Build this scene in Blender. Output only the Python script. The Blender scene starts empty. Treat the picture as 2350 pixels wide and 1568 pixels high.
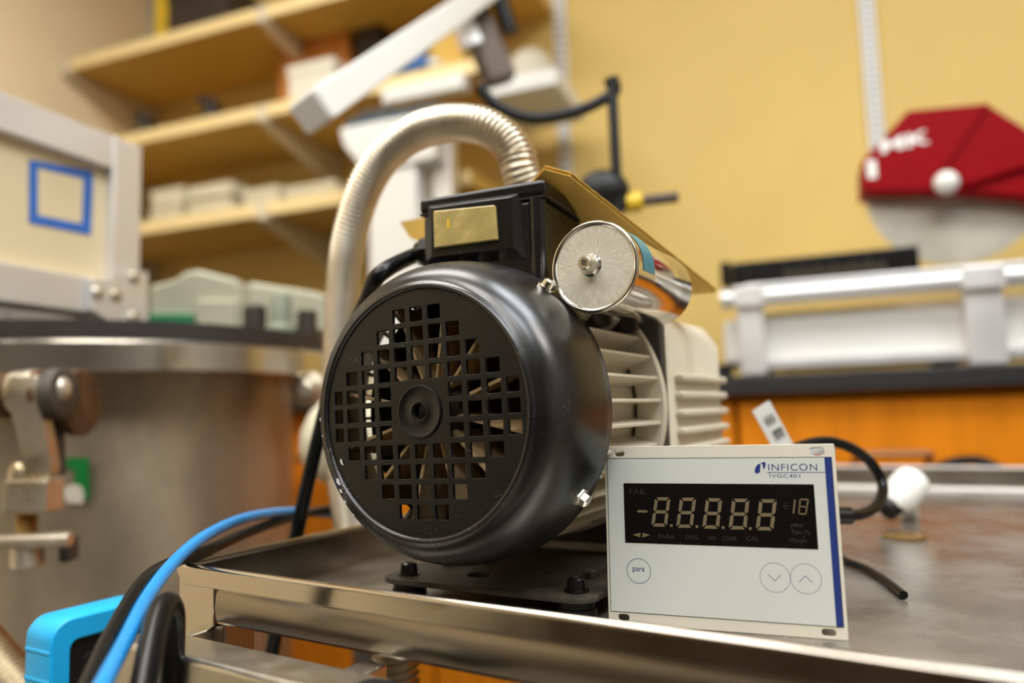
import bpy, bmesh, math, random
import numpy as np
from mathutils import Matrix, Vector
random.seed(7)
SC = bpy.context.scene
COL = SC.collection
R = math.radians
PI = math.pi

# ------------------------------------------------------------------ camera
CAM_H, FPX, PITCH, ROLL = 0.88, 1700.0, 5.5, 1.8
_p, _r = R(PITCH), R(ROLL)
FW = Vector((0, math.cos(_p), math.sin(_p)))
_u0 = Vector((0, -math.sin(_p), math.cos(_p)))
_r0 = Vector((1, 0, 0))
UP = _u0 * math.cos(_r) + _r0 * math.sin(_r)
RT = _r0 * math.cos(_r) - _u0 * math.sin(_r)
EYE = Vector((0, 0, CAM_H))
cd = bpy.data.cameras.new('camera')
cam = bpy.data.objects.new('camera', cd)
COL.objects.link(cam)
cd.sensor_width = 36
cd.lens = 36 * FPX / 2350
cd.clip_start = 0.01
cd.dof.use_dof = True
cd.dof.focus_distance = 0.468
cd.dof.aperture_fstop = 2.45
m = Matrix((RT, UP, -FW)).transposed().to_4x4()
m.translation = EYE
cam.matrix_world = m
SC.camera = cam

# ------------------------------------------------------------------ view, world
SC.view_settings.view_transform = 'Standard'
SC.view_settings.look = 'None'
SC.view_settings.exposure = -0.28
SC.view_settings.gamma = 1
SC.view_settings.use_curve_mapping = False
wd = bpy.data.worlds.new('world')
SC.world = wd
wd.use_nodes = True
wd.node_tree.nodes['Background'].inputs[0].default_value = (0.9, 0.9, 1, 1)
wd.node_tree.nodes['Background'].inputs[1].default_value = 0.3
SC.cycles.use_denoising = True
SC.cycles.max_bounces = 8
SC.cycles.sample_clamp_indirect = 8
LAMP_STRENGTH = 17.5


# ------------------------------------------------------------------ frames: x right, y away, turned about z through the world origin
def frame(yaw):
    return Matrix.Rotation(-R(yaw), 4, 'Z')


ID = Matrix.Identity(4)
T = frame(30)            # the cart and the pump on it
W = frame(21)            # the far wall, its shelves and counter
FL = 0.748               # height of the cart's tray floor


def ray(px, py):
    return FW + RT * ((px - 1175) / FPX) - UP * ((py - 784) / FPX)


def at_d(px, py, d, M=ID):
    """point seen at (px,py) of the 2350x1568 photograph at depth d, in the frame M"""
    return M.inverted() @ (EYE + ray(px, py) * d)


def at_plane(px, py, M, axis, val):
    Mi = M.inverted()
    e, r = Mi @ EYE, Mi.to_3x3() @ ray(px, py)
    return e + r * ((val - e[axis]) / r[axis])


# ------------------------------------------------------------------ materials
MATS = {}


def mat(name, col, rough=0.5, metal=0.0, var=0.0, scale=20.0, bump=0.0, bscale=None, stretch=None, dust=0.0, dscale=400.0,
        spec=0.5, col2=None, rvar=0.0, coat=0.0, emit=None, estr=0.0, alpha=None, trans=0.0):
    m = bpy.data.materials.new(name)
    m.use_nodes = True
    nt = m.node_tree
    b = nt.nodes['Principled BSDF']
    b.inputs['Base Color'].default_value = (*col, 1)
    b.inputs['Roughness'].default_value = rough
    b.inputs['Metallic'].default_value = metal
    b.inputs['Specular IOR Level'].default_value = spec
    b.inputs['Coat Weight'].default_value = coat
    b.inputs['Transmission Weight'].default_value = trans
    if emit:
        b.inputs['Emission Color'].default_value = (*emit, 1)
        b.inputs['Emission Strength'].default_value = estr
    L = nt.links.new
    need = var or bump or rvar or dust
    if need:
        tc = nt.nodes.new('ShaderNodeTexCoord')
        mp = nt.nodes.new('ShaderNodeMapping')
        L(tc.outputs['Object'], mp.inputs[0])
        if stretch:
            mp.inputs['Scale'].default_value = stretch
        nz = nt.nodes.new('ShaderNodeTexNoise')
        nz.inputs['Scale'].default_value = scale
        nz.inputs['Detail'].default_value = 5
        nz.inputs['Roughness'].default_value = 0.6
        L(mp.outputs[0], nz.inputs['Vector'])
        cur = None
        if var:
            rp = nt.nodes.new('ShaderNodeValToRGB')
            c2 = col2 or tuple(c * (1 - var) for c in col)
            rp.color_ramp.elements[0].position = 0.35
            rp.color_ramp.elements[1].position = 0.68
            rp.color_ramp.elements[0].color = (*c2, 1)
            rp.color_ramp.elements[1].color = (*col, 1)
            L(nz.outputs['Fac'], rp.inputs[0])
            cur = rp.outputs[0]
        if dust:
            vo = nt.nodes.new('ShaderNodeTexVoronoi')
            vo.inputs['Scale'].default_value = dscale
            L(tc.outputs['Object'], vo.inputs['Vector'])
            n2 = nt.nodes.new('ShaderNodeTexNoise')
            n2.inputs['Scale'].default_value = dscale / 12
            L(tc.outputs['Object'], n2.inputs['Vector'])
            mr = nt.nodes.new('ShaderNodeMapRange')
            mr.inputs['From Min'].default_value = 0.55
            mr.inputs['From Max'].default_value = 0.75
            mr.inputs['To Min'].default_value = 0.02
            mr.inputs['To Max'].default_value = 0.22
            L(n2.outputs['Fac'], mr.inputs['Value'])
            lt = nt.nodes.new('ShaderNodeMath')
            lt.operation = 'LESS_THAN'
            L(vo.outputs['Distance'], lt.inputs[0])
            L(mr.outputs[0], lt.inputs[1])
            mu = nt.nodes.new('ShaderNodeMath')
            mu.operation = 'MULTIPLY'
            mu.inputs[1].default_value = dust
            L(lt.outputs[0], mu.inputs[0])
            mx = nt.nodes.new('ShaderNodeMix')
            mx.data_type = 'RGBA'
            mx.inputs['A'].default_value = (*col, 1)
            if cur:
                L(cur, mx.inputs['A'])
            mx.inputs['B'].default_value = (0.55, 0.5, 0.42, 1)
            L(mu.outputs[0], mx.inputs['Factor'])
            cur = mx.outputs['Result']
        if cur:
            L(cur, b.inputs['Base Color'])
        if rvar:
            mr = nt.nodes.new('ShaderNodeMapRange')
            mr.inputs['To Min'].default_value = max(0.02, rough - rvar)
            mr.inputs['To Max'].default_value = min(1, rough + rvar)
            mr.inputs['From Min'].default_value = 0.3
            mr.inputs['From Max'].default_value = 0.7
            L(nz.outputs['Fac'], mr.inputs['Value'])
            L(mr.outputs[0], b.inputs['Roughness'])
        if bump:
            n3 = nt.nodes.new('ShaderNodeTexNoise')
            n3.inputs['Scale'].default_value = bscale or scale
            n3.inputs['Detail'].default_value = 4
            L(mp.outputs[0], n3.inputs['Vector'])
            bp = nt.nodes.new('ShaderNodeBump')
            bp.inputs['Strength'].default_value = bump
            bp.inputs['Distance'].default_value = 0.002
            L(n3.outputs['Fac'], bp.inputs['Height'])
            L(bp.outputs[0], b.inputs['Normal'])
    MATS[name] = m
    return m


mat('yellow_wall_paint', (0.70, 0.495, 0.155), 0.75, var=0.06, scale=3, bump=0.05, bscale=150)
mat('beige_wall_paint', (0.86, 0.70, 0.44), 0.75, var=0.06, scale=3, bump=0.05, bscale=150)
mat('white_wall_paint', (0.3, 0.295, 0.285), 0.75, var=0.04, scale=3)
mat('ceiling_white', (0.8, 0.78, 0.72), 0.85, var=0.05, scale=8)
mat('floor_vinyl', (0.16, 0.135, 0.105), 0.5, var=0.25, scale=10)
mat('lamp_diffuser', (0.9, 0.9, 0.9), 0.5, emit=(1.0, 0.965, 0.92), estr=LAMP_STRENGTH)
mat('lamp_diffuser_cool', (0.9, 0.9, 0.9), 0.5, emit=(0.88, 0.95, 1.0), estr=LAMP_STRENGTH)
mat('lamp_frame', (0.75, 0.75, 0.75), 0.5)
mat('shelf_maple_lit', (0.88, 0.68, 0.33), 0.5, var=0.05, scale=6)  # paler maple for the shelf fronts, the light on them put into the colour
mat('shelf_maple_shaded', (0.60, 0.37, 0.07), 0.5, var=0.12, scale=6, stretch=(1, 12, 12))  # deeper maple for the boards, the shade underneath put into the colour
mat('bracket_cream', (0.68, 0.6, 0.44), 0.45, var=0.05)
mat('standard_white', (0.72, 0.7, 0.66), 0.4, var=0.05)
mat('slot_shadow', (0.03, 0.03, 0.03), 0.8)
mat('counter_black', (0.018, 0.016, 0.016), 0.45, var=0.3, scale=60)
mat('orange_maple', (0.72, 0.225, 0.008), 0.5, spec=0.1, var=0.22, scale=7, stretch=(6, 6, 0.7))
mat('dark_wood', (0.06, 0.035, 0.018), 0.5, var=0.3, scale=8, stretch=(6, 6, 0.7))
mat('handle_bronze', (0.35, 0.16, 0.07), 0.4, 0.6)
mat('steel_polished', (0.56, 0.51, 0.44), 0.16, 1.0, rvar=0.06, scale=30, bump=0.015, bscale=8)
mat('steel_brushed', (0.34, 0.29, 0.23), 0.32, 1.0, var=0.18, scale=60, stretch=(50, 50, 1.0), rvar=0.04, bump=0.012, bscale=60)
mat('steel_tray', (0.41, 0.385, 0.34), 0.27, 0.72, var=0.55, col2=(0.19, 0.16, 0.125), scale=12, rvar=0.08, dust=0.9, dscale=330, bump=0.04, bscale=220)
mat('steel_wall', (0.40, 0.36, 0.31), 0.2, 1.0, rvar=0.05, scale=20)
mat('rim_bright', (0.85, 0.82, 0.78), 0.4, 0.4, rvar=0.05, scale=20)
mat('steel_satin', (0.55, 0.52, 0.46), 0.33, 1.0, rvar=0.06, scale=60, dust=0.2, dscale=300)
mat('black_paint', (0.004, 0.004, 0.004), 0.3, spec=0.8, rvar=0.05, scale=30, dust=0.6, dscale=620, bump=0.02, bscale=90)
mat('black_grille', (0.004, 0.004, 0.004), 0.34, spec=0.4, rvar=0.06, scale=30, dust=0.5, dscale=620)
mat('black_plastic', (0.004, 0.0038, 0.0036), 0.25, spec=0.45, rvar=0.04, scale=60, dust=0.25, dscale=420)
mat('black_rubber', (0.006, 0.0055, 0.005), 0.48, spec=0.35, var=0.3, scale=80, rvar=0.1, bump=0.05, bscale=200)
mat('dark_interior', (0.035, 0.024, 0.016), 0.6)
mat('beige_enamel', (0.68, 0.61, 0.47), 0.4, var=0.08, scale=30)
mat('tan_blade', (0.58, 0.39, 0.19), 0.45, var=0.2, scale=40)
mat('paint_chip', (0.62, 0.62, 0.56), 0.6)
mat('dusty_black', (0.075, 0.063, 0.045), 0.55, 0.0, var=0.6, spec=0.3, col2=(0.03, 0.026, 0.02), scale=60, dust=0.2, dscale=350, rvar=0.1)
mat('zinc', (0.72, 0.69, 0.6), 0.22, 1.0, rvar=0.08, scale=120)
mat('cap_can', (0.72, 0.68, 0.6), 0.14, 1.0, rvar=0.05, scale=60, bump=0.02, bscale=30)
mat('teal_label', (0.0, 0.19, 0.27), 0.3)
mat('hose_steel', (0.64, 0.57, 0.45), 0.36, 1.0, rvar=0.06, scale=80)
mat('cardboard', (0.74, 0.46, 0.09), 0.75, var=0.15, scale=20)
mat('switch_amber', (0.48, 0.37, 0.13), 0.22, var=0.25, scale=90, rvar=0.1, coat=0.3)
mat('panel_cream', (0.66, 0.61, 0.5), 0.42, var=0.04, scale=60)
mat('label_grey', (0.57, 0.585, 0.54), 0.36, var=0.03, scale=15)
mat('navy_print', (0.012, 0.03, 0.16), 0.4)
mat('line_black', (0.01, 0.01, 0.012), 0.5)
mat('display_black', (0.006, 0.0045, 0.004), 0.16, dust=0.35, dscale=900, spec=0.22)
mat('segment_tan', (0.16, 0.118, 0.06), 0.5, var=0.15, scale=300)
mat('segment_dim', (0.02, 0.016, 0.012), 0.5)
mat('button_line', (0.11, 0.12, 0.22), 0.45)
mat('red_mark', (0.5, 0.03, 0.03), 0.6)
mat('white_mark', (0.85, 0.84, 0.8), 0.5)
mat('blue_cable', (0.012, 0.255, 0.64), 0.3, var=0.12, scale=60, coat=0.3)
mat('black_cable', (0.004, 0.004, 0.004), 0.3, spec=0.25)
mat('cyan_rubber', (0.004, 0.40, 0.80), 0.45, var=0.08, scale=40, dust=0.15, dscale=500)
mat('flange_steel', (0.62, 0.56, 0.47), 0.2, 1.0, rvar=0.05, scale=6)
mat('chamber_steel', (0.5, 0.395, 0.27), 0.45, 0.55, var=0.5, scale=6, stretch=(1, 1, 0.5), rvar=0.08)
mat('gasket_dark', (0.035, 0.026, 0.024), 0.5, var=0.3, scale=30)
mat('aluminium', (0.76, 0.74, 0.73), 0.38, 0.6, rvar=0.06, scale=20)
mat('rusty_iron', (0.16, 0.075, 0.03), 0.65, 0.4, var=0.6, scale=40)
mat('cast_bright', (0.70, 0.66, 0.57), 0.32, 0.75, var=0.3, col2=(0.45, 0.36, 0.22), scale=14, rvar=0.1)
mat('dark_iron', (0.10, 0.085, 0.07), 0.5, 0.5, var=0.4, scale=30)
mat('green_tag', (0.0, 0.2, 0.035), 0.5)
mat('painter_tape', (0.03, 0.15, 0.55), 0.6, var=0.2, scale=40)
mat('celadon', (0.52, 0.50, 0.36), 0.45, var=0.1, scale=12)
mat('green_plastic', (0.03, 0.22, 0.1), 0.4)
mat('grey_green', (0.22, 0.24, 0.17), 0.5, var=0.2)
mat('paper_cream', (0.66, 0.6, 0.43), 0.8, var=0.1, scale=12)
mat('white_enamel', (0.76, 0.745, 0.7), 0.35, var=0.03, scale=8)
mat('dark_teal', (0.03, 0.06, 0.08), 0.5)
mat('orange_box', (0.5, 0.17, 0.02), 0.6, var=0.15)
mat('white_box', (0.74, 0.7, 0.58), 0.7, var=0.05)
mat('dark_box', (0.03, 0.02, 0.015), 0.5)
mat('blue_plastic', (0.02, 0.12, 0.35), 0.4)
mat('yellow_plastic', (0.75, 0.5, 0.02), 0.4)
mat('dome_beige', (0.55, 0.49, 0.38), 0.5, var=0.05)
mat('brown_iron', (0.085, 0.06, 0.045), 0.45, 0.5)
mat('red_enamel', (0.24, 0.001, 0.004), 0.45, spec=0.08, var=0.06, scale=8)
mat('blade_steel', (0.50, 0.46, 0.38), 0.5, 0.7, var=0.2, scale=10)
mat('white_plastic', (0.8, 0.79, 0.74), 0.4)
mat('brass', (0.62, 0.42, 0.16), 0.35, 1.0, var=0.3, scale=30)
mat('enclosure_panel', (0.74, 0.61, 0.38), 0.4, var=0.05, scale=5)
# radially brushed end of the capacitor (object space: axis along local y)
rb = mat('cap_end', (0.70, 0.65, 0.52), 0.5, 0.35)
nt = rb.node_tree
tc = nt.nodes.new('ShaderNodeTexCoord')
gm = nt.nodes.new('ShaderNodeSeparateXYZ')
at2 = nt.nodes.new('ShaderNodeMath'); at2.operation = 'ARCTAN2'
ml = nt.nodes.new('ShaderNodeMath'); ml.operation = 'MULTIPLY'; ml.inputs[1].default_value = 22
cmb = nt.nodes.new('ShaderNodeCombineXYZ')
ln = nt.nodes.new('ShaderNodeVectorMath'); ln.operation = 'LENGTH'
lm = nt.nodes.new('ShaderNodeMath'); lm.operation = 'MULTIPLY'; lm.inputs[1].default_value = 70
nz = nt.nodes.new('ShaderNodeTexNoise'); nz.inputs['Scale'].default_value = 2.2; nz.inputs['Detail'].default_value = 4
rp = nt.nodes.new('ShaderNodeValToRGB')
rp.color_ramp.elements[0].position = 0.36; rp.color_ramp.elements[0].color = (0.46, 0.42, 0.32, 1)
rp.color_ramp.elements[1].position = 0.62; rp.color_ramp.elements[1].color = (0.68, 0.64, 0.53, 1)
bp = nt.nodes.new('ShaderNodeBump'); bp.inputs['Strength'].default_value = 0.25; bp.inputs['Distance'].default_value = 0.0006
lk = nt.links.new
lk(tc.outputs['Object'], gm.inputs[0]); lk(gm.outputs[0], at2.inputs[0]); lk(gm.outputs[2], at2.inputs[1])
lk(at2.outputs[0], ml.inputs[0]); lk(tc.outputs['Object'], ln.inputs[0]); lk(ln.outputs['Value'], lm.inputs[0])
lk(ml.outputs[0], cmb.inputs[0]); lk(lm.outputs[0], cmb.inputs[1]); lk(cmb.outputs[0], nz.inputs['Vector'])
lk(nz.outputs['Fac'], rp.inputs[0]); lk(rp.outputs[0], nt.nodes['Principled BSDF'].inputs['Base Color'])
lk(nz.outputs['Fac'], bp.inputs['Height']); lk(bp.outputs[0], nt.nodes['Principled BSDF'].inputs['Normal'])

# ------------------------------------------------------------------ mesh builder
WORLD_M = {}


def setp(o, label=None, cat=None, group=None, kind=None):
    if label: o['label'] = label
    if cat: o['category'] = cat
    if group: o['group'] = group
    if kind: o['kind'] = kind
    return o


def thing(name, label, cat, M, base, group=None):
    o = bpy.data.objects.new(name, None)
    o.empty_display_size = 0.02
    COL.objects.link(o)
    wm = M @ Matrix.Translation(Vector(base))
    o.matrix_world = wm
    WORLD_M[o] = wm
    return setp(o, label, cat, group)


class MB:
    def __init__(s, M=ID):
        s.M, s.v, s.f = M, [], []

    def add(s, vs, fs):
        k = len(s.v)
        s.v += [Vector(q) for q in vs]
        s.f += [[i + k for i in f] for f in fs]
        return s

    def box(s, lo, hi):
        x0, y0, z0 = lo
        x1, y1, z1 = hi
        return s.add([(x0, y0, z0), (x1, y0, z0), (x1, y1, z0), (x0, y1, z0), (x0, y0, z1), (x1, y0, z1), (x1, y1, z1), (x0, y1, z1)],
                     [(0, 3, 2, 1), (4, 5, 6, 7), (0, 1, 5, 4), (1, 2, 6, 5), (2, 3, 7, 6), (3, 0, 4, 7)])

    def beam(s, a, b, w, h, up=(0, 0, 1)):
        a, b = Vector(a), Vector(b)
        d = (b - a).normalized()
        x = d.cross(Vector(up)).normalized()
        y = x.cross(d)
        vs = [p + x * (i * w / 2) + y * (j * h / 2) for p in (a, b) for i, j in ((-1, -1), (1, -1), (1, 1), (-1, 1))]
        return s.add(vs, [(0, 1, 2, 3), (7, 6, 5, 4), (0, 4, 5, 1), (1, 5, 6, 2), (2, 6, 7, 3), (3, 7, 4, 0)])

    def lathe(s, c, axis, prof, n=32, closed=False, caps=True):
        """prof: list of (distance along axis, radius)"""
        c, d = Vector(c), Vector(axis).normalized()
        x = d.orthogonal().normalized()
        y = d.cross(x)
        k = len(s.v)
        for t, r in prof:
            for i in range(n):
                a = 2 * PI * i / n
                s.v.append(c + d * t + (x * math.cos(a) + y * math.sin(a)) * r)
        m_ = len(prof)
        for j in range(m_ if closed else m_ - 1):
            j2 = (j + 1) % m_
            for i in range(n):
                i2 = (i + 1) % n
                s.f.append([k + j * n + i, k + j * n + i2, k + j2 * n + i2, k + j2 * n + i])
        if not closed and caps:
            if prof[0][1] > 1e-6: s.f.append([k + i for i in range(n)][::-1])
            if prof[-1][1] > 1e-6: s.f.append([k + (m_ - 1) * n + i for i in range(n)])
        return s

    def cyl(s, a, b, r, n=20, r2=None):
        a, b = Vector(a), Vector(b)
        return s.lathe(a, b - a, [(0, r), ((b - a).length, r if r2 is None else r2)], n)

    def tube(s, pts, r, n=12, rfun=None, caps=True):
        pts = [Vector(p) for p in pts]
        k = len(s.v)
        t = [(pts[min(i + 1, len(pts) - 1)] - pts[max(i - 1, 0)]).normalized() for i in range(len(pts))]
        x = t[0].orthogonal().normalized()
        for i, p in enumerate(pts):
            x = (x - t[i] * x.dot(t[i])).normalized()
            y = t[i].cross(x)
            rr = rfun(i) if rfun else r
            for j in range(n):
                a = 2 * PI * j / n
                s.v.append(p + (x * math.cos(a) + y * math.sin(a)) * rr)
        for i in range(len(pts) - 1):
            for j in range(n):
                j2 = (j + 1) % n
                s.f.append([k + i * n + j, k + i * n + j2, k + (i + 1) * n + j2, k + (i + 1) * n + j])
        if caps:
            s.f.append([k + j for j in range(n)][::-1])
            s.f.append([k + (len(pts) - 1) * n + j for j in range(n)])
        return s

    def prism(s, poly, vec):
        """poly: 3d points of a planar outline, swept along vec"""
        poly = [Vector(p) for p in poly]
        vec = Vector(vec)
        n = len(poly)
        fs = [list(range(n))[::-1], [i + n for i in range(n)]]
        for i in range(n):
            j = (i + 1) % n
            fs.append([i, j, j + n, i + n])
        return s.add(poly + [p + vec for p in poly], fs)

    def sphere(s, c, r, n=20, mrows=12, sx=1, sy=1, sz=1, z0=-1.0):
        c = Vector(c)
        k0 = len(s.v)
        pr = []
        a0 = math.asin(max(-1, z0))
        for i in range(mrows + 1):
            a = a0 + (PI / 2 - a0) * i / mrows
            pr.append((math.sin(a) * r, max(1e-5, math.cos(a) * r)))
        s.lathe((0, 0, 0), (0, 0, 1), pr, n)
        for i in range(k0, len(s.v)):
            q = s.v[i]
            s.v[i] = c + Vector((q.x * sx, q.y * sy, q.z * sz))
        return s

    def mesh(s, me, M):
        return s.add([M @ v.co for v in me.vertices], [list(p.vertices) for p in me.polygons])

    def skew(s):
        """the cart's front edge is not quite square to its sides"""
        for q in s.v:
            if q.y < .42: q.y -= .0385 * (q.x - UL)
        return s

    def build(s, name, material, parent=None, bevel=0.0, seg=2, smooth=35, kind=None, origin=None):
        ws = [s.M @ v for v in s.v]
        if parent is not None:
            wm = WORLD_M[parent]
            if origin is not None:
                wm = wm @ Matrix.Translation(wm.inverted() @ (s.M @ Vector(origin)))
        else:
            if origin is None:
                lo = Vector((min(v.x for v in s.v), min(v.y for v in s.v), min(v.z for v in s.v)))
                hi = Vector((max(v.x for v in s.v), max(v.y for v in s.v), max(v.z for v in s.v)))
                origin = Vector(((lo.x + hi.x) / 2, (lo.y + hi.y) / 2, lo.z))
            wm = s.M @ Matrix.Translation(Vector(origin))
        inv = wm.inverted()
        me = bpy.data.meshes.new(name)
        me.from_pydata([inv @ v for v in ws], [], s.f)
        bm = bmesh.new()
        bm.from_mesh(me)
        bmesh.ops.recalc_face_normals(bm, faces=bm.faces)
        bm.to_mesh(me)
        bm.free()
        o = bpy.data.objects.new(name, me)
        COL.objects.link(o)
        me.materials.append(MATS[material] if isinstance(material, str) else material)
        if smooth:
            me.shade_smooth()
            me.set_sharp_from_angle(angle=R(smooth))
        if bevel:
            md = o.modifiers.new('bevel', 'BEVEL')
            md.width = bevel
            md.segments = seg
            md.limit_method = 'ANGLE'
            md.angle_limit = R(40)
            md.harden_normals = True
        if parent is not None:
            o.parent = parent
            o.matrix_local = WORLD_M[parent].inverted() @ wm
        else:
            o.matrix_world = wm
        WORLD_M[o] = wm
        if kind: o['kind'] = kind
        return o


def dup(o, name=None, parent=None, M=None):
    """copy of an object with copies of its children"""
    c = o.copy()
    COL.objects.link(c)
    if parent is not None:
        c.parent = parent
    WORLD_M[c] = WORLD_M[o]
    for ch in list(o.children):
        dup(ch, parent=c)
    if M is not None:
        c.matrix_world = M
        WORLD_M[c] = M
    return c


def plate2d(outer, holes, thick, bevel=0.0):
    """flat plate with holes in the xy plane, z from 0 to -thick; returns a mesh"""
    cu = bpy.data.curves.new('outline', 'CURVE')
    cu.dimensions = '2D'
    cu.fill_mode = 'BOTH'
    for pl in [outer] + holes:
        sp = cu.splines.new('POLY')
        sp.points.add(len(pl) - 1)
        for i, p in enumerate(pl):
            sp.points[i].co = (p[0], p[1], 0, 1)
        sp.use_cyclic_u = True
    cu.extrude = thick / 2 - bevel
    cu.bevel_depth = bevel
    cu.bevel_resolution = 1
    ob = bpy.data.objects.new('outline', cu)
    me = bpy.data.meshes.new_from_object(ob)
    bpy.data.objects.remove(ob)
    for v in me.vertices:
        v.co.z -= thick / 2
    return me


def rrect(cx, cy, w, h, r, n=4):
    out = []
    for qx, qy, a0 in ((1, 1, 0), (-1, 1, 90), (-1, -1, 180), (1, -1, 270)):
        for i in range(n + 1):
            a = R(a0 + 90 * i / n)
            out.append((cx + qx * (w / 2 - r) + r * math.cos(a), cy + qy * (h / 2 - r) + r * math.sin(a)))
    return out


def circle(cx, cy, r, n=48):
    return [(cx + r * math.cos(2 * PI * i / n), cy + r * math.sin(2 * PI * i / n)) for i in range(n)]


def text_mesh(s, ext=0.0, off=0.0, space=1.0):
    cu = bpy.data.curves.new('lettering', 'FONT')
    cu.body = s
    cu.extrude = ext
    cu.offset = off
    cu.space_character = space
    cu.resolution_u = 4
    ob = bpy.data.objects.new('lettering', cu)
    me = bpy.data.meshes.new_from_object(ob)
    bpy.data.objects.remove(ob)
    return me


def fit(me, x0, y0, x1, y1, z, dz=0.00012):
    """matrix that fits a flat mesh into a rectangle"""
    xs = [v.co.x for v in me.vertices]
    ys = [v.co.y for v in me.vertices]
    sx, sy = (x1 - x0) / (max(xs) - min(xs)), (y1 - y0) / (max(ys) - min(ys))
    return Matrix.Translation((x0 - min(xs) * sx, y0 - min(ys) * sy, z)) @ Matrix.Diagonal((sx, sy, 1, 1))


def spline(pts, n=12):
    pts = [Vector(p) for p in pts]
    P = [pts[0] * 2 - pts[1]] + pts + [pts[-1] * 2 - pts[-2]]
    out = []
    for i in range(1, len(P) - 2):
        a, b, c, d = P[i - 1], P[i], P[i + 1], P[i + 2]
        for k in range(n):
            t = k / n
            out.append(0.5 * ((2 * b) + (c - a) * t + (2 * a - 5 * b + 4 * c - d) * t * t + (3 * b - a - 3 * c + d) * t ** 3))
    out.append(pts[-1])
    return out


def resample(pts, step):
    out, acc = [pts[0]], 0.0
    for a, b in zip(pts, pts[1:]):
        L = (b - a).length
        while acc + L >= step:
            t = (step - acc) / L
            a = a.lerp(b, t)
            L = (b - a).length
            out.append(a)
            acc = 0
        acc += L
    return out


def cable(name, pix, r, material, label, cat, group=None, extra=None):
    """pix: list of (px, py, depth)"""
    pts = spline([at_d(*p) for p in pix] + (extra or []), 14)
    b = MB().tube(pts, r, 14)
    o = b.build(name, material, smooth=60)
    return setp(o, label, cat, group)

# ================================================================== ROOM
WL, WR, WB, WF, CEIL = -2.22, 2.5, 2.04, -4.6, 2.75


def struct(name, lo, hi, material):
    o = MB(W).box(lo, hi).build(name, material, smooth=0)
    o['kind'] = 'structure'
    return o


struct('floor', (WL - .1, WF - .1, -.1), (WR + .1, WB + .1, 0), 'floor_vinyl')
struct('ceiling', (WL - .1, WF - .1, CEIL), (WR + .1, WB + .1, CEIL + .1), 'ceiling_white')
struct('wall_back', (WL - .1, WB, 0), (WR + .1, WB + .1, CEIL), 'yellow_wall_paint')
struct('wall_front', (WL - .1, WF - .1, 0), (WR + .1, WF, CEIL), 'white_wall_paint')
struct('wall_left', (WL - .1, WF, 0), (WL, WB, CEIL), 'beige_wall_paint')
struct('wall_right', (WR, WF, 0), (WR + .1, WB, CEIL), 'white_wall_paint')

# unseen dark bench added behind the camera to darken reflections in the steel
t = thing('unseen_dark_bench', 'unseen dark bench with a black top, added behind the camera to darken reflections', 'bench', W, (.1, -1.35, 0))
MB(W).box((-1.5, -1.65, .08), (1.7, -1.05, .86)).build('carcass', 'dark_wood', t)
MB(W).box((-1.55, -1.7, .86), (1.75, -1.0, .9)).build('worktop', 'counter_black', t, bevel=.003)
MB(W).box((-1.45, -1.6, 0), (1.65, -1.1, .08)).build('plinth', 'counter_black', t)

# ceiling lamps: recessed troffers
lamp0 = None
lamp_names = ['above the steel chamber', 'above the red saw side of the room', 'above the corner behind the camera by the left wall', 'right behind the camera', 'by the right-hand wall', 'deep behind the camera']
for li, (x, y) in enumerate(((-1.0, .55), (.55, .45), (-.95, -.9), (.55, -.85), (1.75, .1), (-.2, -1.7))):
    if lamp0 is None:
        lamp0 = thing('ceiling_lamp', 'white framed ceiling light panel ' + lamp_names[li], 'lamp', W, (x, y, CEIL - .03), 'ceiling light panels')
        b = MB(W)
        for lo, hi in (((-.62, -.32), (.62, -.29)), ((-.62, .29), (.62, .32)), ((-.62, -.29), (-.59, .29)), ((.59, -.29), (.62, .29))):
            b.box((x + lo[0], y + lo[1], CEIL - .03), (x + hi[0], y + hi[1], CEIL))
        b.build('lamp_frame', 'lamp_frame', lamp0)
        MB(W).box((x - .59, y - .29, CEIL - .02), (x + .59, y + .29, CEIL - .005)).build('diffuser', 'lamp_diffuser', lamp0)
    else:
        lc = dup(lamp0, M=W @ Matrix.Translation((x, y, CEIL - .03)))
        lc['label'] = 'white framed ceiling light panel ' + lamp_names[li]
        if li in (1, 3):
            for ch in lc.children:
                if ch.name.startswith('diffuser'):
                    ch.data = ch.data.copy()
                    ch.data.materials[0] = MATS['lamp_diffuser_cool']

# ------------------------------------------------------------------ shelves on the far wall
SF = 1.68


def wz(px, py, nw=SF):
    return at_plane(px, py, W, 1, nw)


std0 = None
for i, px in enumerate((1290, 2003)):
    p = at_plane(px, 200, W, 1, WB - .012)
    if std0 is None:
        SX = p.x
        std0 = thing('shelf_standard', 'white slotted steel strip on the wall at the end of the shelves', 'shelf rail', W, (p.x, WB, 1.0))
        MB(W).box((p.x - .018, WB - .014, 1.0), (p.x + .018, WB, 2.6)).build('channel', 'standard_white', std0, bevel=.002)
        b = MB(W)
        for k in range(62):
            for s in (-.006, .006):
                b.box((p.x + s - .0022, WB - .0152, 1.02 + k * .025), (p.x + s + .0022, WB - .0135, 1.034 + k * .025))
        b.build('slot', 'slot_shadow', std0, kind='stuff')
    else:
        zlo = at_plane(2012, 430, W, 1, WB - .012).z
        c = dup(std0, M=W @ Matrix.Translation((p.x, WB, zlo)) @ Matrix.Diagonal((1, 1, (2.6 - zlo) / 1.6, 1)))
        c['label'] = 'white slotted steel strip on the yellow wall above the red saw'
BS = .745 * 1.075


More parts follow.
